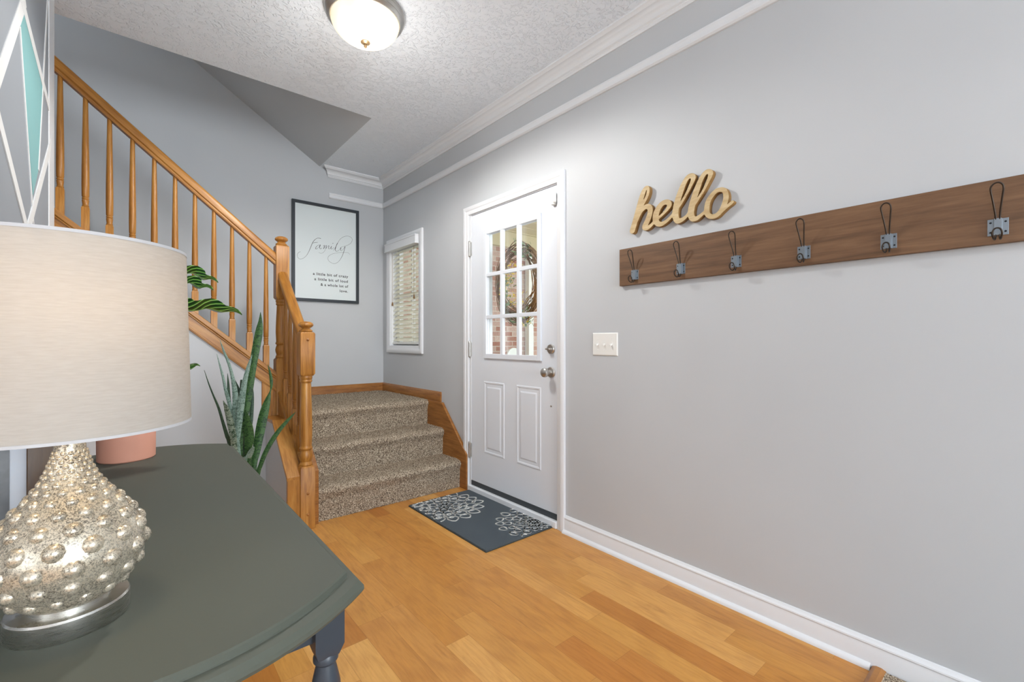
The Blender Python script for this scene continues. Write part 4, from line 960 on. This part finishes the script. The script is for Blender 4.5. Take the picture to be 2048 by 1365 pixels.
b = MB(); fr_box(b, 0, fw, 0.001, FH, 0, 0.016); fr_box(b, FW-fw, FW, 0.001, FH, 0, 0.016); fr_box(b, fw, FW-fw, 0.001, fw, 0, 0.016); fr_box(b, fw, FW-fw, FH-fw, FH, 0, 0.016)
b.build('frame', M['brown_frame'], pf, bevel=0.0015)
b = MB(); fr_box(b, fw, FW-fw, fw, FH-fw, 0.006, 0.012); b.build('mat_board', M['mat_board'], pf)
b = MB(); fr_box(b, fw+0.019, FW-fw-0.012, fw+0.02, FH-fw-0.02, 0.0045, 0.006); b.build('photo', M['photo'], pf)

# ================================================================== plants
def leaf(mb, pts, fold=0.25, side=None, thick=0.0012):
    # pts: (x, y, z, halfwidth) from base to tip; returns uvs appended to mb.uv
    P = [Vector(p[:3]) for p in pts]; n = len(P)
    if mb.uv is None: mb.uv = []
    rows = []
    L = [0.0]
    for i in range(1, n): L.append(L[-1]+(P[i]-P[i-1]).length)
    for i, p in enumerate(P):
        t = (P[min(i+1, n-1)]-P[max(i-1, 0)]).normalized()
        sd = Vector(side) if side is not None else Vector((0.8, -0.6, 0))
        w = (sd-t*sd.dot(t)).normalized(); nm = t.cross(w)
        hw = pts[i][3]; r = []
        for k in range(5):
            q = (k-2)/2; r.append(p+w*(hw*q)+nm*(fold*hw*abs(q)))
        rows.append((r, nm))
    vs = []
    for r, nm in rows: vs += [tuple(x+nm*thick/2) for x in r]
    for r, nm in rows: vs += [tuple(x-nm*thick/2) for x in r]
    fs = []; N = n*5
    for i in range(n-1):
        for k in range(4):
            a = i*5+k; fs.append((a, a+1, a+6, a+5)); fs.append((N+a+1, N+a, N+a+5, N+a+6))
        for k in (0, 4):
            a = i*5+k; fs.append((a, a+5, N+a+5, N+a) if k else (a+5, a, N+a, N+a+5))
    for base in (0, (n-1)*5):
        for k in range(4): fs.append((base+k, base+k+1, N+base+k+1, N+base+k) if base == 0 else (base+k+1, base+k, N+base+k, N+base+k+1))
    mb.add(vs, fs)
    for _ in (0, 1):
        for i in range(n):
            for k in range(5): mb.uv.append((L[i]/L[-1] if side is not None else L[i], k/4))
sp = thing('snake_plant', 'tall snake plant with upright pointed leaves between table and stair wall', 'plant', (-1.44, 2.62, 0))
b = MB().lathe([(0.0, 0.0), (0.075, 0.0), (0.080, 0.02), (0.094, 0.25), (0.096, 0.28), (0.090, 0.28), (0.086, 0.25), (0.0, 0.25)], (-1.455, 2.62, 0), 40); b.build('pot', M['pot_grey'], sp, smooth=40)
b = MB().lathe([(0.0, 0.250), (0.085, 0.250), (0.085, 0.256), (0.0, 0.262)], (-1.455, 2.62, 0), 32); b.build('soil', M['soil'], sp)
for kind, pts in SNAKE:
    bx, by, bz, bw = pts[-1]
    ext = (-1.455+(bx+1.455)*0.45, 2.62+(by-2.62)*0.45, 0.252, bw*0.7)
    ps = smooth_path(list(reversed(list(pts)+[ext])), 4)
    ps = [(x, y, z, max(w, 0.0004)) for x, y, z, w in ps]
    b = MB(); sd = (math.cos(0.45), -math.sin(0.45), 0); leaf(b, ps, 0.35, sd, 0.003)
    b.uv = [(u*0.9+hash(kind)*0.13, v*0.25) for u, v in b.uv]
    b.build('leaf', M['snake%d' % kind], sp, smooth=60)

cp = thing('potted_calathea', 'striped leafy houseplant in a peach pot at the table far end', 'plant', (-1.933, 1.800, TZ))
b = MB().lathe([(0.0, 0.0), (0.066, 0.0), (0.069, 0.003), (0.070, 0.128), (0.069, 0.131), (0.064, 0.131), (0.063, 0.112), (0.0, 0.112)], (-1.933, 1.800, TZ), 56); b.build('pot', M['terracotta'], cp, smooth=40)
b = MB().lathe([(0.0, 0.111), (0.0625, 0.111), (0.0625, 0.116), (0.0, 0.121)], (-1.933, 1.800, TZ), 32); b.build('soil', M['soil'], cp)
def cal_leaf(path, hw, side, fold):
    # path: blade centre line base..tip; stem from the pot to the base
    bx, by, bz = path[0]
    n = len(path); prof = [0.10, 0.72, 1.0, 0.95, 0.62, 0.03]
    ps = smooth_path([p+(hw*prof[i],) for i, p in enumerate(path)], 5)
    ps = [(x, y, z+0.004*math.sin(i*0.9), max(w, 0.0005)) for i, (x, y, z, w) in enumerate(ps)]
    b = MB(); leaf(b, ps, fold, side, 0.0012)
    lf = b.build('leaf', M['calathea'], cp, smooth=60)
    st = MB().tube(smooth_path([(-1.933+(bx+1.933)*0.1, 1.80+(by-1.80)*0.1, TZ+0.115), (-1.933+(bx+1.933)*0.35, 1.80+(by-1.80)*0.35, TZ+0.115+(bz-TZ-0.115)*0.6), (bx, by, bz)], 6), 0.0022, 6)
    st.build('stem', M['stem'], lf, smooth=60)
cal_leaf([(-1.890, 1.76, 1.165), (-1.850, 1.755, 1.195), (-1.795, 1.75, 1.205), (-1.740, 1.745, 1.208), (-1.685, 1.74, 1.206), (-1.640, 1.735, 1.196)], 0.050, (0.30, -0.95, 0.30), -0.35)
cal_leaf([(-1.880, 1.80, 1.330), (-1.850, 1.795, 1.335), (-1.812, 1.79, 1.332), (-1.772, 1.785, 1.324), (-1.735, 1.78, 1.313), (-1.702, 1.775, 1.303)], 0.042, (0.25, -0.97, 0.20), -0.3)
cal_leaf([(-1.895, 1.72, 1.268), (-1.860, 1.718, 1.286), (-1.822, 1.715, 1.288), (-1.785, 1.712, 1.284), (-1.752, 1.708, 1.278), (-1.724, 1.705, 1.270)], 0.038, (0.35, -0.92, 0.22), -0.3)
cal_leaf([(-1.900, 1.74, 1.075), (-1.868, 1.735, 1.072), (-1.838, 1.73, 1.062), (-1.810, 1.725, 1.050), (-1.782, 1.72, 1.038), (-1.757, 1.715, 1.030)], 0.034, (0.3, -0.9, 0.3), 0.5)
cal_leaf([(-1.975, 1.83, 1.20), (-2.005, 1.84, 1.23), (-2.035, 1.85, 1.245), (-2.065, 1.86, 1.25), (-2.095, 1.865, 1.245), (-2.12, 1.87, 1.235)], 0.04, (0.2, -0.95, 0.3), -0.3)

# ================================================================== porch outside
b = MB(); b.box(0.13, 6, 1.0, 5.4, -0.15, -0.03); struct(b.build('floor_porch', M['concrete']))
b = MB(); b.box(6, 14, -4, 12, -0.3, -0.2); b.box(0.2, 6, 5.55, 12, -0.3, -0.2); struct(b.build('floor_outer', M['outer_ground']))
b = MB(); b.box(0.64, 3.6, 5.2, 5.42, -0.1, 2.50); struct(b.build('wall_porch', M['brick']))
b = MB(); b.box(0.13, 4.0, 5.12, 5.45, 2.50, 2.72); struct(b.build('trim_8', M['soffit']))
b = MB(); b.box(0.13, 4.0, 1.0, 5.45, 2.72, 2.80)
for k in range(14): b.box(0.13, 4.0, 1.4+0.28*k, 1.41+0.28*k, 2.712, 2.721)
struct(b.build('ceiling_porch', M['soffit']))
b = MB(); b.box(2.72, 2.82, 5.10, 5.19, 0.0, 2.5); o = b.build('downspout', M['porch_white'], bevel=0.006)
tag(o, 'white downspout running down the porch brick wall, seen through door glass', 'downspout')
b = MB(); y0 = 4.86
b.loft([[(x, y, z) for x, z in [(2.10, -0.03), (2.34, -0.03), (2.34, 0.90)]+[(2.22+0.12*math.cos(t), 0.90+0.11*math.sin(t)) for t in [PI*k/10 for k in range(1, 10)]]+[(2.10, 0.90)]] for y in (y0, y0+0.03)])
o = b.build('outdoor_panel', M['porch_white'])
tag(o, 'white rounded panel standing low against the porch bricks outside', 'panel')

wr = thing('wreath', 'brown twig wreath with yellow flowers hanging outside the door glass', 'wreath', (0.105, 2.335, 1.505))
WC = Vector((0.105, 2.335, 1.505)); b = MB()
for k in range(46):
    R0 = 0.198+random.uniform(-0.050, 0.045); ph = random.uniform(0, 2*PI); tilt = random.uniform(-0.022, 0.022); wob = random.uniform(0.004, 0.016); m_ = random.choice((2, 3, 5))
    span = random.uniform(1.3, 2*PI); n = 26
    pts = []
    for i in range(n+1):
        a = ph+span*i/n; r = R0+wob*math.sin(m_*a+ph)
        pts.append(tuple(WC+Vector((tilt*math.cos(a*2+ph)+random.uniform(-.002, .002), r*math.cos(a), r*1.15*math.sin(a)))))
    b.tube(pts, random.uniform(0.0016, 0.0034), 5)
b.build('twig_ring', M['vine'], wr, smooth=60)
def sprig(name, mat, spots, size, cnt):
    b = MB()
    for (dy, dz) in spots:
        for k in range(cnt):
            c = WC+Vector((random.uniform(-0.045, 0.02), dy+random.uniform(-0.05, 0.05), dz+random.uniform(-0.05, 0.05)))
            d_ = Vector((random.uniform(-1, 0.3), random.uniform(-1, 1), random.uniform(-1, 1))).normalized(); s_ = d_.orthogonal().normalized(); L = size*random.uniform(0.7, 1.3)
            q = [c, c+d_*L*0.5+s_*L*0.22, c+d_*L, c+d_*L*0.5-s_*L*0.22]; nn = d_.cross(s_)*0.0008
            b.loft([[tuple(x+nn) for x in q], [tuple(x-nn) for x in q]])
    o = b.build(name, mat, wr); o['kind'] = 'stuff'
sprig('foliage', M['leaf_green'], [(-0.03, 0.235), (-0.11, 0.20), (0.10, -0.02), (0.09, -0.09), (0.11, 0.06), (0.03, -0.245), (-0.10, -0.235), (0.12, -0.15)], 0.035, 26)
sprig('flowers', M['leaf_yellow'], [(0.06, 0.085), (0.08, 0.04), (0.04, -0.115), (-0.05, -0.10), (-0.10, -0.255), (0.10, -0.03), (0.02, 0.10)], 0.026, 22)
